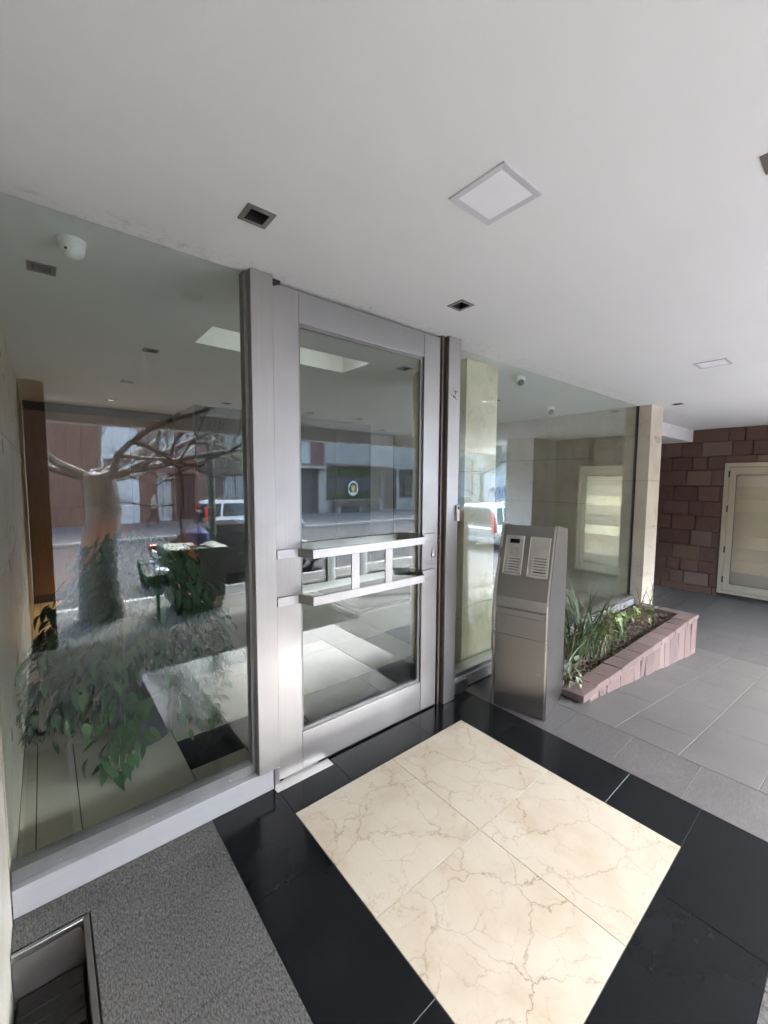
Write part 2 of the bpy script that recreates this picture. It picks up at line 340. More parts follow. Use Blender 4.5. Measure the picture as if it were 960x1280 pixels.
# ------------------------------------------------------------------ entrance floor, tile by tile
fl = structE('entrance_floor')
bx('floor_bed', 'grout', fl, -1.0, 1.89, -3.2, .245, -.9, -.0035) if False else None
GAP = .0026
def tile(name, x0, x1, y0, y1, mat, parent, z=0, gap=GAP, th=.02, ch=.0005):
    piece(name, chunk(x1-x0-gap, y1-y0-gap, th, mat, ch), ((x0+x1)/2, (y0+y1)/2, z), parent)
# sub-floor with the sunk mat well left open
vs, fs = holed(-1.0, 1.89, -2.55, .6, [(-1.0, -.80, -1.1, .06)], lambda x, y: (x, y, -.011))
MB().add(vs, fs).build('floor_bed', 'grout', fl)
bx('floor_edge', 'steps', fl, -1.0, 1.889, -2.575, -2.552, -.9, -.002)
BX0, BX1, BY0, BY1 = -.315, 1.522, -1.53, .24
T = .6; TY = .606
for i in range(2):
    for j in range(2): tile('cream_tile', i*T, (i+1)*T, -(j+1)*TY, -j*TY, 'marble', fl)
for x0, x1, y0, y1 in [(BX0, 0, -.283, BY1), (BX0, 0, -.90, -.283), (BX0, 0, BY0, -.90), (1.2, BX1, -.255, BY1), (1.2, BX1, -.9, -.255), (1.2, BX1, -1.212, -.9),
                       (0, .33, 0, BY1), (.33, .93, 0, BY1), (.93, 1.2, 0, BY1), (0, .3, BY0, -1.212), (.3, .9, BY0, -1.212), (.9, BX1, BY0, -1.212)]:
    tile('black_tile', x0, x1, y0, y1, 'black', fl, -.0005)
ys = [.24, -.12, -.47, -.82, -1.17, -1.53]
for k in range(5):
    y1, y0 = ys[k], ys[k+1]
    if k == 0:
        tile('granite_tile', -1.0, BX0, .075, y1, 'granite', fl, -.001); tile('granite_tile', -.785, BX0, y0, .075, 'granite', fl, -.001)
    else: tile('granite_tile', -.785 if y0 > -1.1 else -1.0, BX0, y0, y1, 'granite', fl, -.001)
for k in range(3):
    y1 = -1.53-.34*k; off = .3*(k % 2)
    xs = [-1.0]+[q for q in (-.4+off, .2+off, .8+off, 1.4+off)]+[1.89]
    for i in range(len(xs)-1): tile('granite_tile', xs[i], xs[i+1], y1-.34, y1, 'granite', fl, -.001)
for y0, y1 in [(-.45, .0), (-.79, -.45), (-1.13, -.79), (-1.53, -1.13)]: tile('granite_tile', BX1, 1.89, y0, y1, 'ramp', fl, -.001)
tile('granite_tile', BX1, 1.89, 0, .245, 'ramp', fl, -.001)

rp = structE('ramp_floor', (1.89, 0, 0))
ang = math.atan(.138)
bed = MB().prism([(1.89, -.9), (1.89, -.004), (5.25, rampz(5.25)-.004), (8.6, rampz(9)-.004), (8.6, -.9)], -2.6, 4.0, 'y'); bed.build('ramp_bed', 'grout_light', rp)
rows = [.7, .36, .015, -.33, -.675, -1.02, -1.365, -1.71, -2.055, -2.4]
L = .74; L2 = L/math.cos(ang)
for k in range(len(rows)-1):
    x = 1.89+(0 if k % 2 else -.37)
    while x < 5.24:
        x0 = max(x, 1.89); x1 = min(x+L, 5.25); x += L
        if x1-x0 < .04: continue
        piece('ramp_tile', chunk((x1-x0)/math.cos(ang)-.004, rows[k]-rows[k+1]-.004, .015, 'ramp', .001), ((x0+x1)/2-1.89, (rows[k]+rows[k+1])/2, rampz((x0+x1)/2)+.0005), rp, (0, ang, 0))
    x = 5.25+(0 if k % 2 else -.37)
    while x < 8.38:
        x0 = max(x, 5.25); x1 = min(x+L, 8.385); x += L
        if x1-x0 < .04: continue
        piece('ramp_tile', chunk(x1-x0-.004, rows[k]-rows[k+1]-.004, .015, 'ramp', .001), ((x0+x1)/2-1.89, (rows[k]+rows[k+1])/2, rampz(9)), rp)

# ------------------------------------------------------------------ lobby floor
lf = structE('lobby_floor', (0, .6, 0))
bx('floor_bed', 'grout_dark', lf, -1.0, 5.0, .246, 6.5, -.3, -.0035)
def ltile(x0, x1, y0, y1, mat, nm): piece(nm, chunk(x1-x0-.004, y1-y0-.004, .015, mat, .001), ((x0+x1)/2, (y0+y1)/2-.6, 0), lf)
for x0, x1 in [(0, .42), (.42, 1.02), (1.02, 1.62)]: ltile(x0, x1, .25, .93, 'black', 'black_tile')
ltile(-.3, 0, .62, .93, 'black', 'black_tile')
for x0, x1, y0, y1 in [(-1, -.94, .25, 1.3), (-.94, -.78, .25, 1.3), (-.78, -.3, .25, 1.3), (-.3, 0, .25, .62), (-.3, 0, .93, 1.3)]: ltile(x0, x1, y0, y1, 'lobby_tile', 'lobby_tile')
y = .93
while y < 5.2:
    x = 0
    while x < 4.9:
        if not (y < 1.2 and 1.7 < x+.3 < 2.15): ltile(x, min(x+.6, 5), y, y+.6, 'lobby_tile', 'lobby_tile')
        x += .6
    y += .6
y = 1.3
while y < 5.2:
    for x0, x1 in [(-1, -.94), (-.94, -.3), (-.3, 0)]: ltile(x0, x1, y, y+.6, 'lobby_tile', 'lobby_tile')
    y += .6
x = 1.62
while x < 4.9: ltile(x, min(x+.6, 5), .36, .93, 'lobby_tile', 'lobby_tile'); x += .6
cp = thing('carpet', 'olive green carpet with pale border on lobby floor', 'carpet', (3.2, 3.0, 0))
bx('pile', 'olive', cp, 2.05, 4.3, 2.25, 3.75, .001, .009); 
for q in [(1.95, 4.4, 2.15, 2.25), (1.95, 4.4, 3.75, 3.85), (1.95, 2.05, 2.25, 3.75), (4.3, 4.4, 2.25, 3.75)]: bx('border', 'border', cp, *q, .001, .010)

# ------------------------------------------------------------------ ceiling with its recesses
out_dl = [(-.21, -.165), (.94, -.15), (5.16, -.02), (.86, -1.43)]
in_dl = [(-.81, .82), (-.19, 1.84), (-.17, 3.1), (-.17, 4.32), (.96, 3.6), (1.56, .98), (2.1, 3.55), (2.98, 3.55), (4.14, 4.4), (3.3, 1.3)]
DS = .034
holes = [(x-DS, x+DS, y-DS, y+DS) for x, y in out_dl+in_dl] + [(0.01, 1.24, 1.05, 1.44)]
ceil = structE('ceiling', (0, 0, CZ))
vs, fs = holed(-1.4, 8.6, -4.62, 6.5, holes, lambda x, y: (x, y, CZ))
MB().add(vs, fs).build('ceiling_board', 'ceiling', ceil)
rc = MB()                                                        # the white light well above the lobby
x0, x1, y0, y1, z0, z1 = .01, 1.24, 1.05, 1.44, CZ, CZ+.16
P = [(x0, y0), (x1, y0), (x1, y1), (x0, y1)]
rc.add([(*p, z0) for p in P]+[(*p, z1) for p in P], [(4, 5, 6, 7)]+[(i, (i+1) % 4, 4+(i+1) % 4, 4+i) for i in range(4)]); rc.build('light_well', 'white', ceil)
bx('light_strip', 'cove', ceil, .06, 1.19, 1.07, 1.095, CZ+.05, CZ+.07)
bm_ = bx('ceiling_beam', 'white', ceil, 5.362, 8.42, .59, 1.4, 2.30, CZ-.002)
bx('fascia_beam', 'white', ceil, -1.4, 8.6, -4.62, -4.35, 2.28, CZ-.002)
# the storeys above (only their shade and mirror image matter here)
bld = thing('apartment_building', 'white apartment block above the porch ceiling', 'building', (3, 3, 3))
bx('upper_storeys', 'bpale', bld, -12, 8.9, -4.66, 14, CZ+.25, 15)
bx('side_storeys', 'bpale', bld, -12, -1.5, -3.6, 14, -.9, CZ+.245)

def downlight(x, y, label, lit=False, size=.052, grp='recessed square downlights'):
    t = thing('downlight', label, 'downlight', (x, y, CZ), 0, grp)
    fr = MB(); s, i = size, DS
    vs, fs = holed(x-s, x+s, y-s, y+s, [(x-i, x+i, y-i, y+i)], lambda a, b: (a, b, CZ-.004)); fr.add(vs, fs)
    for (a0, a1, b0, b1) in [(x-s, x+s, y-s, y-s+.001), (x-s, x+s, y+s-.001, y+s), (x-s, x-s+.001, y-s, y+s), (x+s-.001, x+s, y-s, y+s)]: fr.box(a0, a1, b0, b1, CZ-.0039, CZ)
    fr.build('trim_frame', 'lampframe', t)
    cn = MB(); P = [(x-i, y-i), (x+i, y-i), (x+i, y+i), (x-i, y+i)]
    cn.add([(*p, CZ-.004) for p in P]+[(*p, CZ+.09) for p in P], [(4, 5, 6, 7)]+[(k, (k+1) % 4, 4+(k+1) % 4, 4+k) for k in range(4)]); cn.build('recess_box', 'dark', t)
    MB().lathe([(.016, 0), (.024, -.018), (.0245, -.02), (.02, -.021)], (x, y, CZ+.088 if not lit else CZ+.03), 12).build('lamp', 'lamp' if lit else 'lampframe', t)
    return t
for (x, y), lb in zip(out_dl, ['grey square downlight in the porch ceiling left of the door posts', 'grey square downlight in the porch ceiling above the right door post', 'dark square downlight in the ceiling beside the far marble pillar', 'grey square downlight cut by the right edge of the photo']): downlight(x, y, lb)
for k, ((x, y), lb) in enumerate(zip(in_dl, ['dark downlight in the lobby ceiling beside the white dome camera', 'small downlight in the lobby ceiling midway behind left glass', 'dark downlight in the lobby ceiling just before the lit one', 'lit warm downlight in the lobby ceiling near the wood wall', 'dark downlight in the lobby ceiling in front of the dark veneer block', 'dark downlight in the lobby ceiling beside the inner marble column', 'dark downlight seen through the door, left of a pair', 'dark downlight seen through the door, right of a pair', 'farthest dark downlight in the lobby ceiling seen through the door', 'dark downlight in the lobby ceiling behind the right glass'])):
    downlight(x, y, lb, lit=(k == 3))
sp = bpy.data.lights.new('lamp_light', 'SPOT'); sp.energy = 3.5; sp.color = (1, .62, .28); sp.spot_size = R(54); sp.spot_blend = .6; sp.shadow_soft_size = .03
spo = bpy.data.objects.new('lamp_light', sp); C.objects.link(spo); spo.location = (-.17, 4.32, CZ-.02)

def led_panel(x, y, s, label):
    t = thing('light_panel', label, 'light panel', (x, y, CZ), 0, 'square LED panels on the porch ceiling')
    w = s/2; i = w*.80; fr = MB()
    vs, fs = holed(x-w, x+w, y-w, y+w, [(x-i, x+i, y-i, y+i)], lambda a, b: (a, b, CZ-.006 if max(abs(a-x), abs(b-y)) > i+1e-4 else CZ-.004)); fr.add(vs, fs)
    for (a0, a1, b0, b1) in [(x-w, x+w, y-w, y-w+.002), (x-w, x+w, y+w-.002, y+w), (x-w, x-w+.002, y-w, y+w), (x+w-.002, x+w, y-w, y+w)]: fr.box(a0, a1, b0, b1, CZ-.0059, CZ)
    fr.build('panel_frame', 'ledframe', t)
    bx('diffuser', 'led', t, x-i, x+i, y-i, y+i, CZ-.0038, CZ-.002)
led_panel(.357, -.783, .215, 'white square light panel on the ceiling right of the door')
led_panel(3.33, -.745, .215, 'white square light panel on the ceiling near the stone wall')

# ------------------------------------------------------------------ cameras and sensor on the ceiling
def dome(x, y, r, label, h=1.):
    t = thing('dome_camera', label, 'security camera', (x, y, CZ), 0, 'white ceiling cameras')
    MB().lathe([(r, 0), (r, -.012), (r*.94, -.016)], (x, y, CZ-.001), 24).build('base', 'whitegloss', t, smooth=True)
    MB().lathe([(r*.90, -.0165)]+[(r*.9*math.cos(q), -.03*h-r*.85*h*math.sin(q)) for q in [k*R(15) for k in range(7)]][:-1]+[(.004, -.03*h-r*.85*h)], (x, y, CZ), 24).build('housing', 'whitegloss', t, smooth=True)
    d = Vector((-.55, -.75, -.35)).normalized(); pc = Vector((x, y, CZ-.032*h))+d*r*.86
    MB().tube([pc, pc+d*.004], r*.11, 12).build('lens', 'lens', t)
    return t
def turret(x, y, r, label):
    t = thing('turret_camera', label, 'security camera', (x, y, CZ), 0, 'white ceiling cameras')
    MB().lathe([(r*.8, 0), (r*.8, -.01), (r, -.012), (r, -.03), (r*.8, -.035)], (x, y, CZ-.001), 20).build('base', 'whitegloss', t, smooth=True)
    d = Vector((-.5, -.72, -.48)).normalized(); c0 = Vector((x, y, CZ-.045))
    MB().lathe([(.002, -r*.95)]+[(r*.95*math.cos(q), r*.95*math.sin(q)) for q in [R(k) for k in range(-75, 76, 15)]]+[(.002, r*.95)], c0, 20).build('ball', 'whitegloss', t, smooth=True)
    MB().tube([c0+d*r*.8, c0+d*(r*1.0)], [r*.62, r*.5], 14).build('lens', 'lens', t)
dome(-.715, .46, .047, 'white dome camera on the ceiling behind the left glass', 1.05)
turret(2.53, .49, .05, 'white turret camera on the lobby ceiling beside the inner column')
turret(4.2, 1.1, .055, 'white turret camera on the lobby ceiling nearest the far pillar')

# ------------------------------------------------------------------ shopfront: left fixed light
FW = thing('fixed_window', 'tall fixed glass light in steel frame left of the door', 'window', (-.5, .25, 0))
bx('pane', 'glass', FW, -.998, -.085, .255, .265, .15, CZ-.004)
sill = bx('sill', 'sill', FW, -.998, -.012, .206, .32, .001, .108, .002); sill['label'] = 'brushed steel sill'
bx('glazing_bead', 'steel_dark', FW, -.998, -.092, .238, .30, .109, .158, .001)
for x in (-.86, -.55, -.22): MB().lathe([(.005, 0), (.004, -.004)], (x, .2365, .128), 10, 'y').build('screw', 'steel', FW)
po = MB().box(-.092, .016, .198, .32, .1085, CZ-.001); po.build('post', 'steel', FW, .0025)
bx('post_foot', 'steel', FW, -.011, .016, .198, .32, .001, .1082, .001)
bx('side_bead', 'steel_dark', FW, -.108, -.0925, .236, .29, .159, CZ-.004)

# ------------------------------------------------------------------ the door
D = thing('entrance_door', 'brushed steel and glass entrance door with ladder pull', 'door', (.6, .25, 0))
bx('hinge_stile', 'steel', D, .018, .165, .232, .286, .012, 2.498, .0018)
bx('lock_stile', 'steel', D, 1.052, 1.196, .232, .286, .012, 2.498, .0018)
bx('top_rail', 'steel_h', D, .1665, 1.0505, .2325, .286, 2.348, 2.498, .0018)
bx('bottom_rail', 'steel_h', D, .1665, 1.0505, .2325, .286, .012, .215, .0018)
bx('pane', 'glass', D, .1665, 1.0505, .262, .271, .216, 2.347)
gb = MB().box(.167, 1.05, .246, .2615, .2155, .232).box(.167, 1.05, .246, .2615, 2.33, 2.3475).box(.167, .18, .246, .2615, .2325, 2.3295).box(1.03, 1.0502, .246, .2615, .2325, 2.3295); gb.build('glazing_bead', 'steel_dark', D)
h = thing_h = bpy.data.objects.new('pull_handle', None); C.objects.link(h); h.parent = D; h.matrix_parent_inverse = Matrix.Translation((-.6, -.25, 0))
th = .011
for z0, z1 in ((1.172, 1.217), (.930, .976)):
    path = [(.03, .2265), (.148, .2265), (.182, .132), (.965, .132), (1.045, .2265), (1.165, .2265)]
    n = len(path); inner = []
    for i, p in enumerate(path):                                 # offset path for the bar's thickness
        d0 = Vector(path[max(i, 1)])-Vector(path[max(i, 1)-1]); d1 = Vector(path[min(i+1, n-1)])-Vector(path[min(i+1, n-1)-1])
        nn = (Vector((-d0.y, d0.x)).normalized()+Vector((-d1.y, d1.x)).normalized()); nn = nn/ max(.3, nn.length_squared)*2
        inner.append((p[0]-nn.x*th*.5, p[1]-nn.y*th*.5)); path[i] = p
    outer = [(p[0]*2-q[0], p[1]*2-q[1]) for p, q in zip(path, inner)]
    MB().prism(inner+outer[::-1], z0, z1).build('bar', 'steel_h', h, .001)
for x0, x1 in ((.415, .468), (.652, .706)): bx('upright', 'steel', h, x0, x1, .1285, .1365, .9762, 1.1718, .001)
# inner twin of the pull, seen through the pane
h2 = bpy.data.objects.new('inner_pull', None); C.objects.link(h2); h2.parent = D; h2.matrix_parent_inverse = Matrix.Translation((-.6, -.25, 0))
for z0, z1 in ((1.172, 1.217), (.930, .976)): bx('bar', 'steel_h', h2, .15, 1.07, .372, .384, z0, z1, .001)
for x in (.15, 1.06):
    for z in (1.172, .93): bx('bracket', 'steel_h', h2, x, x+.01, .2865, .3719, z, z+.045)
for x0, x1 in ((.415, .468), (.652, .706)): bx('upright', 'steel', h2, x0, x1, .373, .383, .9762, 1.1718)
lk = MB().lathe([(.022, 0), (.022, -.006), (.016, -.009)], (1.158, .2315, 1.075), 18, 'y'); lk.build('lock_cylinder', 'steel_h', D, smooth=True)
bx('lock_plate', 'steel_h', D, 1.142, 1.174, .2285, .2318, 1.03, 1.12, .001)
MB().box(.021, .10, .228, .2316, 2.455, 2.478).box(.03, .062, .228, .2316, 2.44, 2.4548).build('rust_scar', 'ink', D) if False else None
sc2 = MB(); top_e = [(.018+.0055*k, 2.5145) for k in range(10)]
low_e = [(.018+.0055*k, 2.4975-.012*math.exp(-((k-3.5)/3)**2)-random.uniform(0, .004)) for k in range(10)]
sc2.prism(low_e+top_e[::-1], .2283, .2318, 'y')
sc2.build('rust_scar', 'ink', D)
# floor plate under the pivot
fp = thing('pivot_plate', 'flat steel pivot plate screwed to the black tile', 'floor plate', (.15, .2, 0))
bx('plate', 'steel_h', fp, -.012, .318, .168, .232, .0006, .0045, .001)
for x, y in ((.03, .19), (.13, .20), (.28, .19)): MB().lathe([(.006, .0046), (.006, .0052)], (x, y, 0), 10).build('screw', 'steel', fp)
MB().box(.05, .26, .232, .246, .0048, .0115).build('pivot_shoe', 'steel_dark', fp)

# ------------------------------------------------------------------ right post and right fixed light
PW = thing('door_post', 'slim brushed steel post on the right of the door', 'post', (1.3, .25, 0))
bx('post', 'steel', PW, 1.246, 1.362, .198, .40, .001, CZ-.001, .0025)
for x0, x1, yy in ((1.199, 1.212, .245), (1.213, 1.228, .228), (1.229, 1.2455, .25)): bx('jamb_strip', 'bronze', PW, x0, x1, yy, .33, .001, CZ-.002)
sc_ = MB()
for _ in range(16):
    x = 1.305+random.gauss(0, .016); z = 2.147+random.gauss(0, .018); sc_.tube([(x, .1972, z), (x+random.uniform(-.012, .012), .197, z+random.uniform(-.015, .015))], .0022, 5)
sc_.build('scribble', 'ink', PW)
rd = thing('access_reader', 'small pale access reader fixed to the right post', 'card reader', (1.352, .19, 1.33))
bx('case', 'whitegloss', rd, 1.335, 1.361, .180, .1975, 1.29, 1.40, .003); bx('window', 'screen', rd, 1.340, 1.356, .1785, .1798, 1.37, 1.39)
RW = thing('glass_partition', 'wide frameless glass partition between post and pillar', 'window', (3.1, .33, 0))
bx('pane', 'glass', RW, 1.364, 4.925, .330, .340, .118, CZ-.004)
bx('sill', 'sill', RW, 1.364, 4.94, .262, .42, .001, .086, .002)
bx('glazing_bead', 'steel_h', RW, 1.364, 4.94, .285, .40, .0862, .117, .001)
bx('sill_foot', 'steel_ped', RW, 1.364, 1.56, .232, .2615, .001, .084, .001)
bx('edge_seal', 'dark', RW, 4.926, 4.942, .322, .352, .12, CZ-.004)

# ------------------------------------------------------------------ marble: left wall, inner column, far pillar
def clad(name, label, cat, x0, x1, y0, y1, zs, mat, split_y=None):
    t = thing(name, label, cat, ((x0+x1)/2, (y0+y1)/2, zs[0])); bx('core', 'grout_dark', t, x0+.012, x1-.012, y0+.012, y1-.012, zs[0], zs[-1]-.002)
    for k in range(len(zs)-1): bx('slab', mat, t, x0, x1, y0, y1, zs[k]+.0012, zs[k+1]-.0012, .0015)
    return t
clad('marble_column', 'tall cream marble column standing behind the right glass', 'column', 1.725, 2.13, .44, 1.05, [0, .54, 1.09, 1.64, CZ], 'column')
clad('marble_pillar', 'beige marble pillar at the far end of the glass', 'pillar', 4.943, 5.36, .185, .85, [-.45, .37, .98, 1.58, 2.14, CZ], 'pillar')
LW = thing('marble_wall', 'cream marble wall at the left edge of the photo', 'wall', (-1.2, -1.4, 0))
bx('core', 'grout_dark', LW, -1.4, -1.006, -3.1, 5.6, -.9, CZ-.002)
yl = [.204, -.5, -1.2, -1.9, -2.6, -3.1]; zl = [-.3, .55, 1.15, 1.8, CZ]
for i in range(len(yl)-1):
    for k in range(len(zl)-1): bx('slab', 'wallmarble', LW, -1.0195, -1.0005, yl[i+1]+.001, yl[i]-.001, zl[k]+.001, zl[k+1]-.002, .001)
yl = [.27, 1.2, 2.1, 3.0, 3.9, 4.8]
for i in range(len(yl)-1):
    for k in range(len(zl)-1): bx('slab', 'pillar', LW, -1.0195, -1.0005, yl[i]+.001, yl[i+1]-.001, max(0, zl[k])+.001, zl[k+1]-.002, .001)
OC = clad('reflection_blocker', 'dark column added past the left wall to block the street reflection', 'column', -1.5, -.80, -3.8, -3.11, [-.85, 0, .8, 1.6, CZ], 'core')  # added column, out of view: keeps the street's reflection off the left glass

# ------------------------------------------------------------------ sunk door mat
MW = thing('mat_well', 'steel edged sunken mat well beside the left wall', 'mat well', (-.9, -.5, 0))
bx('rear_edge', 'steel_h', MW, -.998, -.80, .052, .066, -.02, .003, .002)
bx('side_edge', 'wellmetal', MW, -.806, -.79, -1.09, .066, -.02, .0034, .002)
bx('rear_panel', 'wellmetal', MW, -.998, -.80, .053, .065, -.2, -.0205)
bx('side_panel', 'wellmetal', MW, -.805, -.792, -1.09, .052, -.2, -.0205)
bx('floor_pan', 'wellmetal', MW, -.998, -.805, -1.09, .052, -.2, -.19)
bx('end_panel', 'wellmetal', MW, -.998, -.806, -1.1, -1.0905, -.2, -.002)
mt = thing('door_mat', 'dark rubber mat lying in the steel edged well', 'mat', (-.9, -.5, -.18))
bx('pad', 'mat', mt, -.99, -.812, -1.08, .045, -.189, -.15, .006)
for k in range(24): bx('rib', 'mat', mt, -.985, -.818, -1.06+.045*k, -1.04+.045*k, -.1499, -.144)

# ------------------------------------------------------------------ intercom pedestal
PD = thing('intercom_pedestal', 'brushed steel intercom pedestal with sloping top', 'intercom', (1.618, -.358, 0), R(14))
Wd = .372; dk = .14; sl_h = .48; sl_len = math.hypot(dk, sl_h)
prof = [(.004, .002), (.004, .785), (dk+.004, 1.262), (.42, 1.225), (.44, .002)]
MB().prism([(x, z) for x, z in prof], .006, Wd-.006, 'y').build('cabinet', 'steel_ped', PD, .002, local=True)
pside = [(-.004, .001), (-.004, .79), (dk-.004, 1.27), (dk+.01, 1.272), (.424, 1.23), (.444, .001)]
MB().prism(pside, -.001, .0055, 'y').build('side_panel', 'steel_ped', PD, .001, local=True)
MB().prism(pside, Wd-.0055, Wd+.001, 'y').build('side_panel', 'steel_ped', PD, .001, local=True)
for yy in (.0058, Wd-.0058-.010): MB().prism([(-.006, .002), (-.006, .789), (dk-.006, 1.268), (dk+.004, 1.268), (.004, .789), (.004, .002)], yy, yy+.010, 'y').build('edge_trim', 'steel_highlight', PD, local=True)
bx('plinth', 'steel_ped', PD, -.001, .0035, .017, Wd-.017, .004, .098, .001, True)
pdoor = bx('access_door', 'steel_ped', PD, -.0045, .0035, .018, Wd-.018, .103, .522, .0015, True)
MB().lathe([(.009, 0), (.009, -.004), (.004, -.006)], (-.0046, .052, .30), 14, 'x').build('lock', 'steel_h', pdoor, smooth=True, local=True)
bx('upper_panel', 'steel_ped', PD, -.0015, .0035, .018, Wd-.018, .527, .66, .001, True)
bx('letter_flap', 'steel_ped', PD, -.008, .0035, .03, Wd-.03, .664, .705, .002, True)
bx('flap_recess', 'steel_dark', PD, .001, .0038, .018, Wd-.018, .7055, .716, 0, True)
bx('flap_hood', 'steel_ped', PD, -.0035, .0035, .018, Wd-.018, .7165, .786, .001, True)
for yy in (.03, Wd-.034):
    for zz in (.669, .697): MB().lathe([(.0035, 0), (.003, -.003)], (-.0082, yy, zz), 8, 'x').build('rivet', 'steel_h', PD, local=True)
# sloping face: local frame s (up the slope), Y
SL = bpy.data.objects.new('sloping_panel', MB().box(-.002, .004, .018, Wd-.018, .004, sl_len-.012).mesh('sloping_panel', 'steel_ped')); C.objects.link(SL)
SL.parent = PD; SL.location = (.001, 0, .787); SL.rotation_euler = (0, math.atan2(dk, sl_h), 0)
def intercom(y0, y1, screen, rows_, label):
    ic = bpy.data.objects.new('call_panel', MB().prism([(y0, .165), (y1, .165), (y1, .415), (y1-.004, .42), (y0+.004, .42), (y0, .415)], -.010, -.0022, 'x').mesh('call_panel', 'button'))
    C.objects.link(ic); ic.parent = SL; ic['label'] = label
    m = ic.modifiers.new('bevel', 'BEVEL'); m.width = .002; m.segments = 2
    bx('trim', 'steel_highlight', ic, -.0125, -.004, y0-.004, y0+.001, .160, .418, .001, True); bx('trim', 'steel_highlight', ic, -.0125, -.004, y1-.001, y1+.004, .160, .418, .001, True)
    q = MB().prism([(y0-.004, .160), (y1+.004, .160), (y1+.004, .150), ((y0+y1)/2, .143), (y0-.004, .150)], -.0125, -.0022, 'x'); q.build('trim', 'button', ic, .001, local=True)
    if screen: bx('display', 'screen', ic, -.0108, -.0098, (y0+y1)/2-.032, (y0+y1)/2+.034, .365, .395, 0, True)
    if screen:
        g = MB()
        for i in range(8):
            for j in range(6): g.box(-.0104, -.0099, y0+.028+i*.0075, y0+.0315+i*.0075, .275+j*.011, .279+j*.011)
        g.build('speaker_holes', 'label_ink', ic, local=True)
    for k in range(rows_):
        z = .178+.0185*k
        bx('call_button', 'steel_h', ic, -.0125, -.0098, y1-.024, y1-.010, z, z+.011, .001, True)
        dkk = (not screen and k == 0)
        g = MB(); yy = y1-.034
        while yy > y0+.014:
            w = random.uniform(.003, .007) if not dkk else .07
            g.box(-.0104, -.0099, max(yy-w, y0+.012), yy, z+.0015, z+.0095); yy -= w+.002
        g.build('name_strip', 'ink' if dkk else 'label_ink', ic, local=True)
intercom(.207, .325, True, 5, 'call panel with dark display'); intercom(.035, .160, False, 6, 'call panel with six name strips')

# ------------------------------------------------------------------ planter
PL = thing('stone_planter', 'low pink stone planter along the glass', 'planter', (3.5, -.1, -.2))
PZ = .04; px0, px1, pyf, pyb = 2.04, 4.94, -.40, .26
bx('planter_core', 'grout', PL, px0+.02, px1-.02, pyf+.03, pyf+.12, -.5, PZ-.045)
bx('planter_core', 'grout', PL, px1-.13, px1-.02, pyf+.12, .18, -.5, PZ-.045)
soil = bx('soil', 'soil', PL, px0+.005, px1-.14, pyf+.12, pyb, -.5, PZ-.055); 
x = px0; k = 0
while x < px1-.17:
    w = random.uniform(.19, .25); w = min(w, px1-.165-x)
    if px1-.165-x-w < .1: w = px1-.165-x
    piece('coping_stone', chunk(w-.006, .155+random.uniform(-.004, .004), .05, 'brick', .004, .003, k), (x+w/2-3.5, pyf+.07+.1, PZ+.2+random.uniform(-.002, .003)), PL, (0, 0, random.uniform(-.012, .012))); x += w; k += 1
piece('coping_stone', chunk(.157, .2, .05, 'brick', .004, .003, 91), (px1-.082-3.5, pyf+.09+.1, PZ+.2), PL)
yy = pyf+.195
while yy < .15:
    piece('coping_stone', chunk(.15, .19, .05, 'brick', .004, .003, 92+k), (px1-.085-3.5, yy+.095+.1, PZ+.2), PL); yy += .196; k += 1
x = px0+.12; k = 0
while x < px1-.02:                                                # front face: split stones standing on the ramp
    w = min(random.choice((.10, .13, .17, .22, .28)), px1-x); zb = rampz(x+w)-.03; hgt = PZ-.053-zb
    if px1-x-w < .05: w = px1-x
    if hgt > .03:
        me = chunk(w-.007, hgt, .04+random.uniform(0, .016), 'brick', .007, .009, 200+k)
        piece('face_stone', me, (x+w/2-3.5, pyf+.1-.002-random.uniform(0, .004), PZ-.053-hgt/2+.2), PL, (R(90), 0, 0))
    x += w; k += 1
yy = pyf+.01
while yy < .15:
    w = random.uniform(.12, .2); piece('face_stone', chunk(w-.007, .44, .04, 'brick', .004, .004, 300+k), (px1-.002-3.5, yy+w/2+.1, PZ-.053-.22+.2), PL, (R(90), 0, R(90))); yy += w; k += 1
ch = MB()
for _ in range(2600):
    x, y = random.uniform(px0+.02, px1-.16), random.uniform(pyf+.135, .24); z = PZ-.055+random.uniform(0, .018)
    s = random.uniform(.008, .022); m = Matrix.Translation((x, y, z)) @ Euler((random.uniform(-.5, .5), random.uniform(-.5, .5), random.uniform(0, 6.3))).to_matrix().to_4x4()
    ch.add([m @ Vector(q) for q in [(-s, -s*.35, 0), (s, -s*.3, 0), (s*.8, s*.35, 0), (-s*.9, s*.3, 0), (0, 0, s*.35)]], [(0, 1, 4), (1, 2, 4), (2, 3, 4), (3, 0, 4), (3, 2, 1, 0)])
chp = ch.build('mulch', 'chip', PL); chp['kind'] = 'stuff'

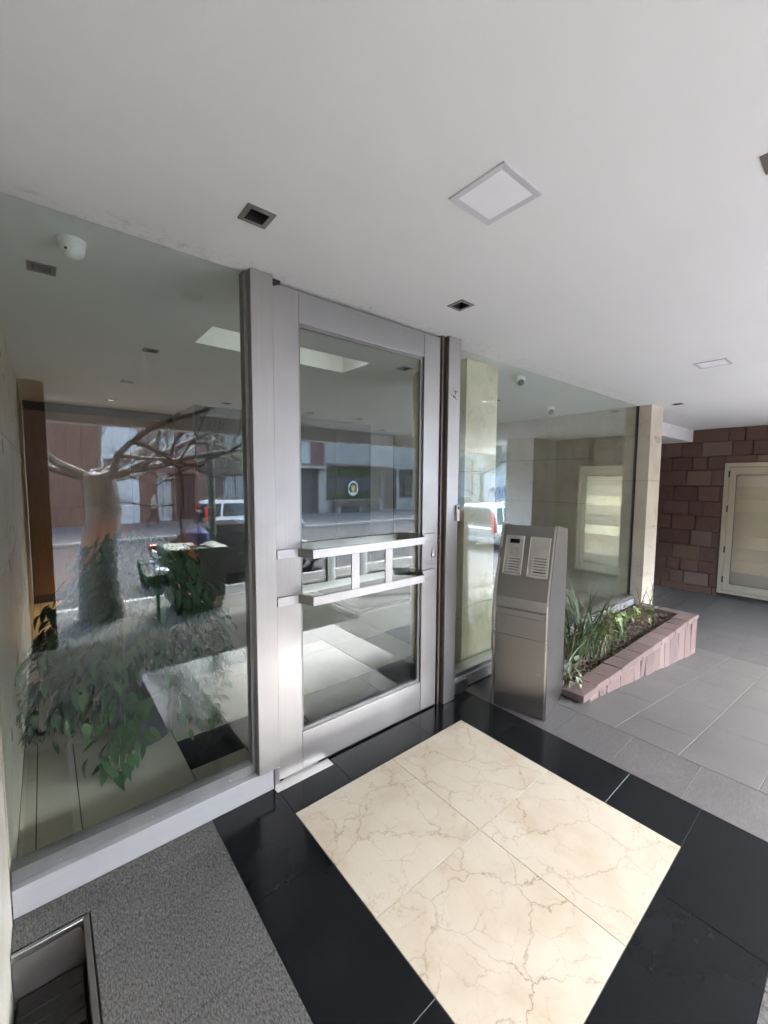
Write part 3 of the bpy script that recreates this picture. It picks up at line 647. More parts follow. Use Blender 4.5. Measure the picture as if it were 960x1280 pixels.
def blade_mesh(mat, L=1., w=.03, bend=.5, seg=6):
    m = MB(); vs = []
    for i in range(seg+1):
        t = i/seg; ww = w*(1-t**2.2)*(.7+.3*math.sin(t*3.1)); th_ = bend*t*t
        x = math.sin(th_)*L*t*.8; z = L*t*math.cos(th_*.8)
        vs += [(x-.12*ww, -ww/2, z), (x+.12*ww, 0, z), (x-.12*ww, ww/2, z)]
    fs = [(3*i+j, 3*i+j+1, 3*i+j+4, 3*i+j+3) for i in range(seg) for j in (0, 1)]
    return m.add(vs, fs).mesh('blade', mat, True)
BL = {k: [blade_mesh(k, 1, w, b_) for w, b_ in ((.035, .3), (.028, .8), (.03, 1.3))] for k in ('blade', 'dry', 'pale')}
def clump(x, y, n, hgt, label, mat='blade', spread=.05, cat='plant', name='iris_clump', lean=.35, group='plants in the stone planter', wmul=1.):
    t = thing(name, label, cat, (x, y, PZ-.055), 0, group)
    for _ in range(n):
        s = hgt*random.uniform(.55, 1.05); me = random.choice(BL[mat if random.random() > .12 else 'dry'])
        link('blade', me, t, (random.gauss(0, spread), random.gauss(0, spread*.7), 0), (random.gauss(0, lean*.35), random.uniform(0, lean), random.uniform(0, 6.28)), (s, s*random.uniform(.7, 1.1)*wmul/max(.35, hgt/.5), s), local=True)
    return t
def oval_leaf(mat, L=1., w=.42, fold=.12, droop=.25, seg=5):
    m = MB(); vs = []
    for i in range(seg+1):
        t = i/seg; ww = w*math.sin(math.pi*min(.985, t**.8*.97+.015))*(1-.25*t); z = -droop*t*t*L
        vs += [(L*t, -ww/2, z+fold*ww), (L*t, 0, z), (L*t, ww/2, z+fold*ww)]
    return m.add(vs, [(3*i+j, 3*i+j+1, 3*i+j+4, 3*i+j+3) for i in range(seg) for j in (0, 1)]).mesh('leaf', mat, True)
LEAF = {k: [oval_leaf(k, 1, .42), oval_leaf(k, 1, .5, .2, .5), oval_leaf(k, 1, .36, .05, .1)] for k in ('leaf', 'fresh', 'pale')}
def bush(x, y, n, hgt, label, mat='fresh', ls=.05, name='leafy_plant', rad=.08):
    t = thing(name, label, 'plant', (x, y, PZ-.055), 0, 'plants in the stone planter')
    for k in range(4):
        q = k*1.6+random.random(); MB().tube([(0, 0, 0), (math.cos(q)*rad*.3, math.sin(q)*rad*.3, hgt*.5), (math.cos(q)*rad*.6, math.sin(q)*rad*.6, hgt*.95)], [.004, .003, .002], 5).build('stem', 'dry', t, local=True)
    for _ in range(n):
        q = random.uniform(0, 6.28); z = hgt*random.uniform(.15, 1); r = rad*random.uniform(.2, 1)*(1.1-.4*z/hgt)
        link('leaf', random.choice(LEAF[mat]), t, (math.cos(q)*r, math.sin(q)*r, z), (random.gauss(0, .4), random.uniform(-.5, .7), q+random.gauss(0, .5)), (ls*random.uniform(.6, 1.2),)*3, local=True)
clump(2.50, -.08, 46, .80, 'tall dark green iris clump right behind the intercom', spread=.075, wmul=1.5)
clump(2.86, -.02, 40, .74, 'second tall iris clump from the intercom', spread=.08, wmul=1.5)
clump(2.22, -.17, 26, .42, 'pale drooping strap leaved plant at the near planter end', 'pale', .05, name='strap_leaf_plant', lean=1.0, wmul=1.3)
clump(3.55, -.08, 16, .36, 'short grassy clump behind the front coping', spread=.05, wmul=1.2)
clump(3.05, -.16, 14, .30, 'low grassy tuft close to the front coping', spread=.05, wmul=1.2)
clump(3.22, .04, 24, .58, 'thin iris clump in the middle of the planter', spread=.06, wmul=1.3)
bush(2.17, -.26, 24, .24, 'pale narrow leaved sprig hanging over the coping', 'pale', .10, 'pale_sprig', .11)
bush(3.42, -.03, 44, .30, 'fresh green broad leaved plant in mid planter', 'fresh', .10, rad=.13)
bush(3.86, .0, 40, .28, 'small fresh green plant before the far pillar', 'fresh', .09, rad=.13)
bush(4.2, -.08, 26, .20, 'lowest green plant near the far planter corner', 'fresh', .075, rad=.1)
clump(4.35, .02, 12, .62, 'sparse dry stalks beside the far pillar', 'dry', .06, name='dry_stalks', lean=.3)
clump(4.66, -.04, 6, .66, 'arching blades at the far planter corner', 'blade', .02, name='arching_grass', lean=.7, wmul=.6)
clump(3.6, .12, 12, .5, 'few thin stalks close to the glass', 'dry', .1, name='thin_stalks', lean=.3)

# ------------------------------------------------------------------ red stone wall with metal doors
WX = 8.4
SW = thing('stone_wall', 'dark red rough stone block wall at the far right', 'wall', (WX, -1, -.47))
DY0, DY1, DZ0, DZ1 = -1.98, .10, -.40, 1.905
vs, fs = holed(-2.55, 3.2, -.9, CZ, [(DY0, DY1, DZ0, DZ1)], lambda u, v: (WX+.03, u, v)); MB().add(vs, fs).build('mortar_bed', 'mortar', SW)
bx('wall_core', 'grout_dark', SW, WX+.2, WX+.5, -2.55, 3.2, -.9, CZ-.003)
cz = [-.47, -.33, -.09, .13, .40, .68, .95, 1.22, 1.50, 1.78, 2.03, 2.28, CZ-.004]; k = 0
for i in range(len(cz)-1):
    y = -2.55-random.uniform(0, .3)
    if cz[i] < DZ1-.02 and cz[i+1] > DZ1+.03:
        for q in range(5):
            w5 = (DY1-DY0)/5; pr = random.uniform(0, .02); piece('stone', chunk(cz[i+1]-DZ1-.008, w5-.006, .05+pr, 'redstone', .006, .004, 900+q), (-pr, DY0+(q+.5)*w5+1, (cz[i+1]+DZ1)/2+.47+.001), SW, (0, R(-90), 0))
    while y < 2.2:
        w = random.choice([.22, .27, .32, .37, .42, .5]); y0, y1 = max(y, -2.55), min(y+w, 2.2); y += w
        parts_ = [(y0, y1)]
        if cz[i+1] > DZ0+.02 and cz[i] < DZ1-.02: parts_ = [(a_, b_) for a_, b_ in ((y0, min(y1, DY0)), (max(y0, DY1), y1)) if b_-a_ > .03]
        for a_, b_ in parts_:
            z0, z1 = cz[i], cz[i+1]
            if cz[i] < DZ1 < cz[i+1] and a_ < DY1 and b_ > DY0: z0 = DZ1+.004
            pr = random.uniform(0, .034); g = .005
            me = chunk(z1-z0-g, b_-a_-g, .05+pr, 'redstone', .008, .007, 400+k); k += 1
            piece('stone', me, (-pr, (a_+b_)/2+1, (z0+z1)/2+.47), SW, (0, R(-90), 0))
MD = thing('service_door', 'cream metal service door in the red stone wall', 'door', (WX, -.94, DZ0))
fx0, fx1 = WX-.03, WX+.06; fw = .07
bx('frame', 'doorpaint', MD, fx0, fx1, DY1-fw, DY1, DZ0, DZ1, .004); bx('frame', 'doorpaint', MD, fx0, fx1, DY0, DY0+fw, DZ0, DZ1, .004); bx('frame', 'doorpaint', MD, fx0, fx1, DY0+fw, DY1-fw, DZ1-fw, DZ1, .004); bx('frame', 'doorpaint', MD, fx0+.005, fx1, DY0+fw, DY1-fw, DZ0, DZ0+.05, .004)
ly0, ly1, lz0, lz1 = DY0+fw+.006, DY1-fw-.006, DZ0+.056, DZ1-fw-.006; rw = .085
lf_ = bx('leaf', 'doorpaint', MD, WX+.008, WX+.05, ly0, ly1, lz0, lz1)
for q in [(ly0, ly0+rw, lz0, lz1), (ly1-rw, ly1, lz0, lz1), (ly0+rw, ly1-rw, lz0, lz0+.12), (ly0+rw, ly1-rw, lz1-.13, lz1)]: bx('leaf_rail', 'doorpaint', MD, WX-.012, WX+.0079, *q, .003)
for q in [(ly0+rw, ly0+rw+.008, lz0+.12, lz1-.13), (ly1-rw-.008, ly1-rw, lz0+.12, lz1-.13), (ly0+rw+.008, ly1-rw-.008, lz0+.12, lz0+.128), (ly0+rw+.008, ly1-rw-.008, lz1-.138, lz1-.13)]: bx('shadow_gap', 'dark', MD, WX+.002, WX+.0078, *q)
zz = lz0+.13; n = 9; hh = (lz1-.14-zz)/n
for k in range(n):
    piece('panel_slat', chunk(hh-.002, ly1-ly0-2*rw-.02, .012, 'doorpanel', .001), (-.004, 0+(ly0+ly1)/2+.94, zz+(k+.5)*hh-DZ0), MD, (0, R(-90+(-3.4, 1.5, -.5, 3.2, -2, 0, 2.6, -1.2, 3.8)[k]), R(0)))
for z in (DZ0+.2, .33, 1.05, DZ1-.25): MB().tube([(WX-.038, DY1-fw+.0, z), (WX-.038, DY1-fw+.0, z+.11)], .011, 10).build('hinge', 'ink', MD)
WP = thing('white_pilaster', 'white pilaster ending the red stone wall at the street', 'pilaster', (7.9, -2.9, -.5)); bx('shaft', 'white', WP, 7.45, 8.75, -3.25, -2.56, -.9, CZ-.003, .004)
PE = thing('passage_wall', 'plain wall closing the passage beyond the stone wall', 'wall', (6.8, 3.3, -.5)); bx('panel', 'white', PE, 5.0, 8.9, 3.2, 3.35, -.9, CZ-.003)

# ------------------------------------------------------------------ lobby walls
WW = thing('wood_wall', 'orange wood panelled wall at the back of the lobby', 'wall', (-.2, 5.0, 0)); bx('backing', 'core', WW, -1.0, .66, 5.03, 5.1, 0, CZ-.003)
for k in range(3):
    for j in range(2): bx('panel', 'wood', WW, -1.0+.555*k, -1.0+.555*(k+1)-.004, 5.005, 5.029, .10+1.1*j, min(1.196+1.1*j, 2.35) if j == 0 else 2.40, .001)
bx('skirting', 'core', WW, -1.0, .66, 5.0, 5.028, 0, .098)
CB = thing('veneer_block', 'dark brown veneered block in the lobby', 'wall', (2, 4.3, 0)); bx('carcass', 'core', CB, .67, 3.5, 3.95, 5.1, .0, CZ-.003)
for k in range(4): bx('panel', 'core', CB, .675+.706*k, .675+.706*(k+1)-.006, 3.938, 3.9495, .08, CZ-.01)
bx('side_panel', 'wood', CB, .658, .6695, 3.96, 5.0, .08, CZ-.01)
BW = thing('lobby_back_wall', 'plain pale wall at the back right of the lobby', 'wall', (4.2, 5.2, 0)); bx('panel', 'white', BW, 3.5, 5.2, 5.1, 5.25, 0, CZ-.003)
RWL = thing('lobby_side_wall', 'beige clad wall on the right side of the lobby', 'wall', (5.05, 3, 0))
bx('core', 'grout_dark', RWL, 5.02, 5.2, .86, 5.1, -.9, CZ-.003)
for i in range(6):
    for k in range(4): bx('slab', 'pillar', RWL, 5.0, 5.0195, .86+.7*i+.001, min(.86+.7*(i+1), 5.09)-.001, .63*k+.002, min(.63*(k+1), CZ)-.003)

# ------------------------------------------------------------------ ficus in its pot
FP = thing('potted_ficus', 'weeping ficus in a dark pot behind the left glass', 'potted plant', (-.45, 1.12, 0))
MB().lathe([(.13, 0), (.16, .02), (.18, .26), (.19, .28), (.19, .31), (.17, .31), (.165, .28), (.01, .27)], (0, 0, .001), 28).build('pot', 'pot', FP, smooth=True, local=True)
MB().lathe([(.164, .275), (.01, .29)], (0, 0, 0), 20).build('potting_soil', 'soil', FP, local=True)
branches = []; random.seed(21)
for k in range(27):
    q = k*2*math.pi/27+random.uniform(-.25, .25); ex = random.uniform(.22, .54); top = random.uniform(.6, 1.2); end = random.uniform(.06, .55)
    pts = [Vector((0, 0, .32)), Vector((math.cos(q)*.06, math.sin(q)*.06, .6)), Vector((math.cos(q)*ex*.45, math.sin(q)*ex*.42, top)), Vector((math.cos(q)*ex*.85, math.sin(q)*ex*.75, (top+end)/2+.08)), Vector((math.cos(q)*ex, math.sin(q)*ex*.85, end))]
    fine = []
    for i in range(len(pts)-1):
        for s in range(6):
            t = s/6; p0 = pts[max(i-1, 0)]; p1 = pts[i]; p2 = pts[i+1]; p3 = pts[min(i+2, len(pts)-1)]
            fine.append(.5*((2*p1)+(-p0+p2)*t+(2*p0-5*p1+4*p2-p3)*t*t+(-p0+3*p1-3*p2+p3)*t**3))
    fine.append(pts[-1]); branches.append(fine)
    MB().tube(fine, [.009*(1-.8*i/len(fine)) for i in range(len(fine))], 5).build('branch', 'bark', FP, local=True)
cnt = 0; extra = MB(); srcs = [([tuple(v.co) for v in me.vertices], [tuple(p.vertices) for p in me.polygons]) for me in LEAF['leaf']]
allp = []
for fine in branches:
    for i in range(7, len(fine)):
        for _ in range(11): allp.append(fine[i]+Vector((random.gauss(0, .055), random.gauss(0, .055), random.gauss(0, .04))))
random.shuffle(allp); allp.sort(key=lambda p: p.y+random.uniform(0, .25))
for i, p in enumerate(allp):
    if p.x < -.53: p.x = -.53+random.uniform(0, .02)
    az = math.atan2(p.y, p.x)+random.gauss(0, .8); sc1 = random.uniform(.065, .10); pit = random.uniform(.3, 1.25)
    if i < 290: link('leaf', random.choice(LEAF['leaf']), FP, p, (random.gauss(0, .35), pit, az), (sc1,)*3, local=True)
    else:
        m = Matrix.LocRotScale(p, Euler((random.gauss(0, .35), pit, az)), Vector((sc1,)*3)); vs, fs = random.choice(srcs); extra.add([m @ Vector(q) for q in vs], fs)
ex_ = extra.build('foliage', 'leaf', FP, smooth=True, local=True); ex_['kind'] = 'stuff'

# ------------------------------------------------------------------ the street, seen in the glass
def wheel(parent, x, y, z, r=.33, w=.22):
    t = MB().lathe([(r*.62, -w/2), (r*.95, -w/2), (r, -w*.35), (r, w*.35), (r*.95, w/2), (r*.62, w/2)], (x, y, z), 22, 'y').build('wheel', 'tyre', parent, smooth=True, local=True)
    s = 1 if y > 0 else -1
    MB().lathe([(r*.6, 0), (r*.62, s*w*.35), (r*.5, s*w*.42), (.05, s*w*.38)], (x, y+s*w*.12, z), 16, 'y').build('rim', 'rim', t, local=True)
    for k in range(5):
        q = k*2*math.pi/5; MB().tube([(x+.05*math.cos(q), y+s*w*.52, z+.05*math.sin(q)), (x+r*.58*math.cos(q), y+s*w*.52, z+r*.58*math.sin(q))], .028, 5).build('spoke', 'rim', t, local=True)
def loft(name, mat, parent, st_, bev=0):
    m = MB(); n = len(st_[0])
    vs = [p for ring in st_ for p in ring]
    fs = [(i*n+k, i*n+(k+1) % n, (i+1)*n+(k+1) % n, (i+1)*n+k) for i in range(len(st_)-1) for k in range(n)]+[tuple(range(n))[::-1], tuple(range((len(st_)-1)*n, len(st_)*n))]
    return m.add(vs, fs).build(name, mat, parent, smooth=True, local=True)
def car(label, loc, rz, paint, suv=True, L=4.3, Wc=1.78, Hc=1.65):
    t = thing('parked_car', label, 'car', loc, rz, 'cars in the street'); h = Wc/2
    belt = .98 if suv else .88; cl = .24
    prof = [(-L/2, .55, belt-.12), (-L/2+.12, .34, belt), (-L*.3, cl, belt+.02), (0, cl, belt), (L*.24, cl, belt-.03), (L*.4, .28, belt-.14), (L/2-.08, .34, belt-.25), (L/2, .45, belt-.38)]
    rings = []
    for x, z0, z1 in prof:
        e = .93 if abs(x) > L*.45 else 1.
        rings.append([(x, -h*.92*e, z0), (x, -h*e, z0+.14), (x, -h*e, z0+(z1-z0)*.7), (x, -h*.93*e, z1), (x, h*.93*e, z1), (x, h*e, z0+(z1-z0)*.7), (x, h*e, z0+.14), (x, h*.92*e, z0)])
    loft('body', paint, t, rings)
    xr0, xr1 = (-L*.46, L*.10) if suv else (-L*.28, L*.08)        # roof ends
    gb = [(-L*.49 if suv else -L*.40, belt-.01, 0), (xr0, Hc-.06, 1), (xr0+.25, Hc, 1), (xr1-.3, Hc-.01, 1), (xr1, Hc-.07, 1), (L*.27, belt-.03, 0)]
    g = []
    for x, z, up in gb:
        w = h*.70 if up else h*.90; g.append([(x, -h*.90, belt-.05), (x, -w, z), (x, w, z), (x, h*.90, belt-.05)])
    loft('cabin', paint, t, g)
    def win(x0, x1, x2, x3, sgn):                                  # side glass, following the tumblehome
        P = lambda x, z: (x, sgn*(h*.905-(z-belt)/(Hc-belt)*h*.20), z); z0, z1 = belt+.03, Hc-.12
        MB().add([P(x0, z0), P(x1, z0), P(x2, z1), P(x3, z1)], [(0, 1, 2, 3)]).build('side_window', 'carglass', t, local=True)
    for sgn in (-1, 1):
        if suv: win(-.35*L, -.10*L, -.10*L, -.33*L, sgn); win(-.085*L, .20*L, .085*L, -.085*L, sgn); win(-.44*L, -.37*L, -.35*L, -.41*L, sgn)
        else: win(-.30*L, -.08*L, -.08*L, -.24*L, sgn); win(-.065*L, .20*L, .07*L, -.065*L, sgn)
        bx('mirror', paint, t, .19*L, .19*L+.12, sgn*(h+.07)-.07, sgn*(h+.07)+.07, belt, belt+.13, .02, True)
        bx('door_handle', 'rim', t, -.12*L, -.12*L+.16, sgn*(h+.005)-.01, sgn*(h+.005)+.01, belt-.17, belt-.14, 0, True)
        bx('headlight', 'plate', t, L*.455, L*.49, sgn*h*.62-.2, sgn*h*.62+.2, belt-.36, belt-.22, .02, True)
        MB().prism([(sgn*h*.84, .72), (sgn*h*.97, .75), (sgn*h*.95, belt+.02), (sgn*h*.80, Hc-.25 if suv else belt+.02), (sgn*h*.72, Hc-.25 if suv else belt), (sgn*h*.8, belt)], -L*.505, -L*.47, 'x').build('tail_light', 'red', t, local=True)
        for x in (-L*.31, L*.30): wheel(t, x, sgn*(h-.10), .33)
        if suv: MB().tube([(-L*.38, sgn*h*.62, Hc+.03), (L*.02, sgn*h*.62, Hc+.04)], .018, 6).build('roof_rail', 'iron', t, local=True)
    MB().add([(-L*.493, -h*.72, belt+.05), (-L*.493, h*.72, belt+.05), (-L*.468, h*.62, Hc-.14), (-L*.468, -h*.62, Hc-.14)] if suv else [(-L*.39, -h*.72, belt+.02), (-L*.39, h*.72, belt+.02), (-L*.29, h*.62, Hc-.12), (-L*.29, -h*.62, Hc-.12)], [(0, 1, 2, 3)]).build('rear_window', 'carglass', t, local=True)
    MB().add([(L*.262, -h*.78, belt), (L*.262, h*.78, belt), (L*.115, h*.64, Hc-.11), (L*.115, -h*.64, Hc-.11)], [(0, 1, 2, 3)]).build('windscreen', 'carglass', t, local=True)
    bx('bumper', 'plate', t, -L*.515, -L*.46, -h*.92, h*.92, .40, .56, .03, True); bx('bumper', 'tyre', t, L*.46, L*.507, -h*.9, h*.9, .34, .48, .03, True)
    bx('number_plate', 'plate', t, -L*.513, -L*.505, -.26, .26, .72, .85, 0, True)
    return t
w_ = car('white compact SUV parked across the street', (6.2, -15.5, -.93), R(0), 'carwhite')
MB().lathe([(.31, -.1), (.33, -.06), (.33, .06), (.2, .1)], (-2.25, .1, .95), 20, 'x').build('spare_wheel', 'tyre', w_, smooth=True, local=True)
car('dark saloon car parked at the near kerb', (3.2, -8.4, -.93), R(0), 'cardark', False, 4.2, 1.7, 1.42)
car('silver SUV parked at the near kerb seen in the right glass', (13.0, -6.7, -.93), R(0), 'carsilver', True, 4.5, 1.82, 1.68)
car('dark hatchback parked farther along the far kerb', (19.8, -15.6, -.93), R(180), 'cardark', False, 4.0, 1.7, 1.45)

def tree(name, label, x, y, z, hgt, rad, leaves, limbs, spread, seed, cut=None):
    rn = random.Random(seed); t = thing(name, label, 'tree', (x, y, z), 0, 'street trees')
    tr = MB(); base = Vector((0, 0, 0)); pts = [Vector((rn.gauss(0, .05), rn.gauss(0, .05), hgt*k/4)) for k in range(5)]; pts[0] = base
    tr.tube(pts, [rad*1.15, rad*.95, rad*.88, rad*.84, rad*.85], 12); tips = []
    def grow(p, d, L, r, dep):
        q = [p]; dd = d.copy()
        for _ in range(4):
            dd = (dd+Vector((rn.gauss(0, .18), rn.gauss(0, .18), rn.gauss(.04, .12)))).normalized(); q.append(q[-1]+dd*L/4)
        tr.tube(q, [r, r*.85, r*.7, r*.58, r*.45], 6)
        tips.extend(q[2:])
        if dep:
            for _ in range(3): grow(q[rn.choice((2, 3, 4))], (dd+Vector((rn.gauss(0, .6), rn.gauss(0, .6), rn.gauss(.1, .4)))).normalized(), L*.62, r*.5, dep-1)
    for k in range(limbs):
        q = k*6.283/limbs+rn.random(); grow(pts[-1]-Vector((0, 0, .1)), Vector((math.cos(q), math.sin(q), rn.uniform(.05, .5) if cut else rn.uniform(.35, 1.0))).normalized(), spread, rad*(.24 if cut else .42), 4 if cut else 2)
    tr.build('trunk', 'bark', t, smooth=True, local=True)
    if leaves:
        cr = MB(); vs0, fs0 = [(0, 0, 0), (.5, -.22, .04), (1, 0, -.05), (.5, .22, .04)], [(0, 1, 2, 3)]
        for _ in range(leaves):
            p = rn.choice(tips)+Vector((rn.gauss(0, .28), rn.gauss(0, .28), rn.gauss(0, .22))); s = rn.uniform(.08, .16)
            m = Matrix.LocRotScale(p, Euler((rn.uniform(-1, 1), rn.uniform(-1, 1), rn.uniform(0, 6.3))), Vector((s,)*3)); cr.add([m @ Vector(v) for v in vs0], fs0)
        c_ = cr.build('crown', 'tree_leaf', t, local=True)
    return t
tree('street_tree', 'thick bare street tree reflected in the left glass', -.15, -6.2, GY, 2.45, .30, 0, 9, 2.3, 3, True)
tree('street_tree', 'leafy tree before the barred windows across the street', 7.6, -18.2, GY, 2.6, .16, 3000, 4, 1.6, 11)
tree('street_tree', 'dense green tree farther up the far pavement', 27, -18.6, GY, 3.0, .22, 7000, 6, 2.6, 15)
tree('street_tree', 'leafy tree beyond the silver car at the near kerb', 17.5, -6.2, GY, 3.0, .18, 5200, 5, 2.3, 21)
tree('street_tree', 'leafy tree to the left along the near kerb', -6.2, -6.3, GY, 3.0, .2, 5200, 5, 2.3, 25)

lp = thing('lamp_post', 'grey green street pole set in a concrete block', 'pole', (1.8, -6.55, GY))
bx('footing', 'bconc', lp, -.19, .19, -.19, .19, 0, .45, .02, True); MB().tube([(0, 0, .45), (0, 0, 6.5)], [.075, .055], 14).build('shaft', 'pole', lp, smooth=True, local=True)
MB().tube([(0, 0, 6.4), (0, -.5, 6.8), (0, -1.6, 6.9)], [.05, .045, .04], 8).build('arm', 'pole', lp, local=True); bx('lantern', 'plate', lp, -.12, .12, -2.1, -1.5, 6.82, 6.95, .03, True)

bk = thing('litter_basket', 'green wire litter basket beside the bare tree', 'bin', (.55, -5.4, GY))
fr = MB()
for z, s in ((1.02, .26), (.62, .21)):
    P = [(-s, -s*.8, z), (s, -s*.8, z), (s, s*.8, z), (-s, s*.8, z)]
    for i in range(4): fr.tube([P[i], P[(i+1) % 4]], .012, 5)
for i in range(4):
    for k in range(7):
        a0 = [(-.26, -.208), (.26, -.208), (.26, .208), (-.26, .208)]; s = k/6; j = (i+1) % 4
        p = (a0[i][0]*(1-s)+a0[j][0]*s, a0[i][1]*(1-s)+a0[j][1]*s); fr.tube([(*p, 1.02), (p[0]*.807, p[1]*.807, .62)], .005, 4)
fr.build('wire_cage', 'green', bk, local=True); MB().tube([(0, 0, 0), (0, 0, .62)], .03, 8).build('stand', 'green', bk, local=True)
bx('lining', 'greenbin', bk, -.18, .18, -.14, .14, .63, .8, .01, True)
pbag = tag(MB().lathe([(.08, 0), (.11, .05), (.08, .09), (.02, .1)], (.6, -5.3, GY+.81), 10).build('paper_bag', 'paper', smooth=True), 'crumpled white paper bag lying in the litter basket', 'bag')
gc = thing('rubbish_container', 'dark green rubbish container on the near pavement', 'container', (1.25, -5.9, GY))
MB().prism([(-.42, .12), (.42, .12), (.52, 1.05), (-.52, 1.05)], -.4, .4, 'y').build('tub', 'greenbin', gc, .02, local=True); MB().prism([(-.55, 1.055), (.55, 1.055), (.5, 1.14), (-.5, 1.16)], -.43, .43, 'y').build('lid', 'greenbin', gc, .02, local=True)
for x in (-.35, .35): MB().lathe([(.06, -.03), (.06, .03)], (x, .3, .06), 12, 'y').build('castor', 'tyre', gc, local=True)
bag = tag(MB().lathe([(.05, 0), (.17, .08), (.16, .22), (.05, .3), (.02, .33)], (1.35, -5.85, GY+1.165), 12).build('rubbish_bag', 'graff', smooth=True), 'blue rubbish bag on top of the green container', 'bag')

# buildings across the street
FY = -23.4
def facade(name, label, mat, x0, x1, z1, wins, depth=6, z0=-.8):
    z1 = min(z1, 6.6+.35*((int(x0*7)) % 5)); wins = [w for w in wins if w[3] < z1-.2]
    t = thing(name, label, 'building', ((x0+x1)/2, FY, z0), 0, 'buildings across the street')
    vs, fs = holed(x0, x1, z0, z1, [w[:4] for w in wins], lambda u, v: (u, FY, v)); m = MB().add(vs, fs)
    for a0, a1, b0, b1 in [w[:4] for w in wins]:                    # reveals
        m.add([(a0, FY, b0), (a1, FY, b0), (a1, FY, b1), (a0, FY, b1), (a0, FY-.18, b0), (a1, FY-.18, b0), (a1, FY-.18, b1), (a0, FY-.18, b1)], [(0, 1, 5, 4), (1, 2, 6, 5), (2, 3, 7, 6), (3, 0, 4, 7)])
    m.build('wall', mat, t); bx('rear_volume', mat, t, x0, x1, FY-depth, FY-.5, z0, z1); bx('roof', 'bconc', t, x0, x1, FY-depth, FY+.1, z1, z1+.25)
    for w in wins:
        a0, a1, b0, b1 = w[:4]; kind = w[4]
        f = bx('window' if kind not in ('door', 'gate') else 'door', {'glass': 'bglass', 'curtain': 'curtain', 'dark': 'bdark', 'door': 'bdark', 'gate': 'bgrey', 'bars': 'curtain', 'white': 'curtain'}[kind], t, a0, a1, FY-.22, FY-.17, b0, b1)
        fm = MB(); q = .06
        for r4 in [(a0, a0+q, b0, b1), (a1-q, a1, b0, b1), (a0+q, a1-q, b0, b0+q), (a0+q, a1-q, b1-q, b1), ((a0+a1)/2-.03, (a0+a1)/2+.03, b0+q, b1-q)]: fm.box(r4[0], r4[1], FY-.168, FY-.10, r4[2], r4[3])
        fm.build('frame', 'bbrown' if kind != 'white' else 'bwhite', f)
        if kind == 'bars':
            bm2 = MB(); x = a0+.1
            while x < a1: bm2.tube([(x, FY+.03, b0), (x, FY+.03, b1)], .014, 5); x += .16
            bm2.build('bars', 'iron', f)
    return t
up = lambda xs, z, kind, w=1.1, h=1.5: [(x, x+w, z, z+h, kind) for x in xs]
facade('brick_building', 'brick apartment house left of the white house', 'bbrick', -16, 1.5, 13, up([-14, -11, -8, -5, -2], 3.4, 'glass')+up([-14, -11, -8, -5, -2], 6.6, 'curtain')+[(-3.2, -1.9, -.7, 1.9, 'door'), (-9, -6, .2, 1.9, 'glass')])
facade('white_house', 'white rendered house with grey gate', 'bwhite', 1.503, 3.15, 9, [(1.62, 2.1, -.75, 2.6, 'gate'), (1.9, 2.8, 5, 6.4, 'glass')])
facade('brick_house', 'red brick house with curtained windows', 'bbrick', 3.153, 7.0, 12, [(4.15, 5.1, 2.9, 4.4, 'curtain'), (5.2, 6.15, 2.9, 4.4, 'curtain'), (4.05, 4.75, -.75, 1.9, 'white'), (5.0, 6.0, -.75, 1.9, 'door')]+up([4.1, 5.3], 6.4, 'curtain'))
facade('brown_house', 'brown house with barred windows', 'bbrown', 7.003, 12.2, 11, [(7.7, 9.0, 3.1, 4.6, 'bars'), (9.8, 11.2, 3.1, 4.6, 'bars'), (7.6, 9.2, -.1, 1.9, 'bars'), (10, 11.2, -.75, 1.9, 'door')]+up([8, 10], 6.6, 'curtain'))
mr = facade('maroon_house', 'maroon clad house with pale shutters and garage', 'bred', 12.203, 14.75, 12, [(12.6, 13.7, 2.75, 4.35, 'white'), (12.35, 14.1, -.75, 2.3, 'dark'), (12.6, 13.7, 6, 7.6, 'white')])
bx('canopy', 'bconc', mr, 12.2, 14.75, FY+.003, FY+.5, 2.36, 2.55); bx('column', 'bconc', mr, 14.2, 14.7, FY+.004, FY+.25, -.8, 2.355)
sh = facade('shop_building', 'grey panelled shop with a planted display window', 'bgrey', 14.753, 24, 13, [(14.95, 20.1, .1, 2.55, 'dark'), (20.5, 21.7, -.75, 2.6, 'door'), (22, 23.6, .1, 2.5, 'glass')]+up([15.5, 18, 20.5], 5.5, 'glass', 1.6))
for k in range(4):
    for j in range(2): bx('panel', 'bgrey', sh, 14.82+1.36*k, 14.82+1.36*(k+1)-.05, FY+.003, FY+.05, 2.78+.85*j, 2.78+.85*(j+1)-.06)
bx('door_frame', 'bred', sh, 20.25, 20.42, FY+.004, FY+.1, -.8, 2.65); bx('lintel', 'bred', sh, 14.9, 20.24, FY+.004, FY+.12, 2.58, 2.72)
rn = random.Random(5); hd = MB()
for _ in range(2600):
    z = rn.choice((rn.uniform(.1, .55+.3*rn.random()), rn.uniform(1.9, 2.5))); x = rn.uniform(15.0, 20.05); s = rn.uniform(.06, .16)
    m = Matrix.LocRotScale((x, FY-.12+rn.uniform(-.04, .10), z), Euler((rn.uniform(-1, 1), rn.uniform(-1, 1), rn.uniform(0, 6.3))), Vector((s,)*3)); hd.add([m @ Vector(v) for v in [(0, 0, 0), (.5, -.22, .04), (1, 0, -.05), (.5, .22, .04)]], [(0, 1, 2, 3)])
hg = tag(hd.build('window_planting', 'fresh'), 'green leaves lining the shop display window', 'plants'); hg['kind'] = 'stuff'
em = thing('shop_crest', 'white wreath crest with gold centre on the shop window', 'emblem', (17.3, FY+.0, .95))
wr = MB()
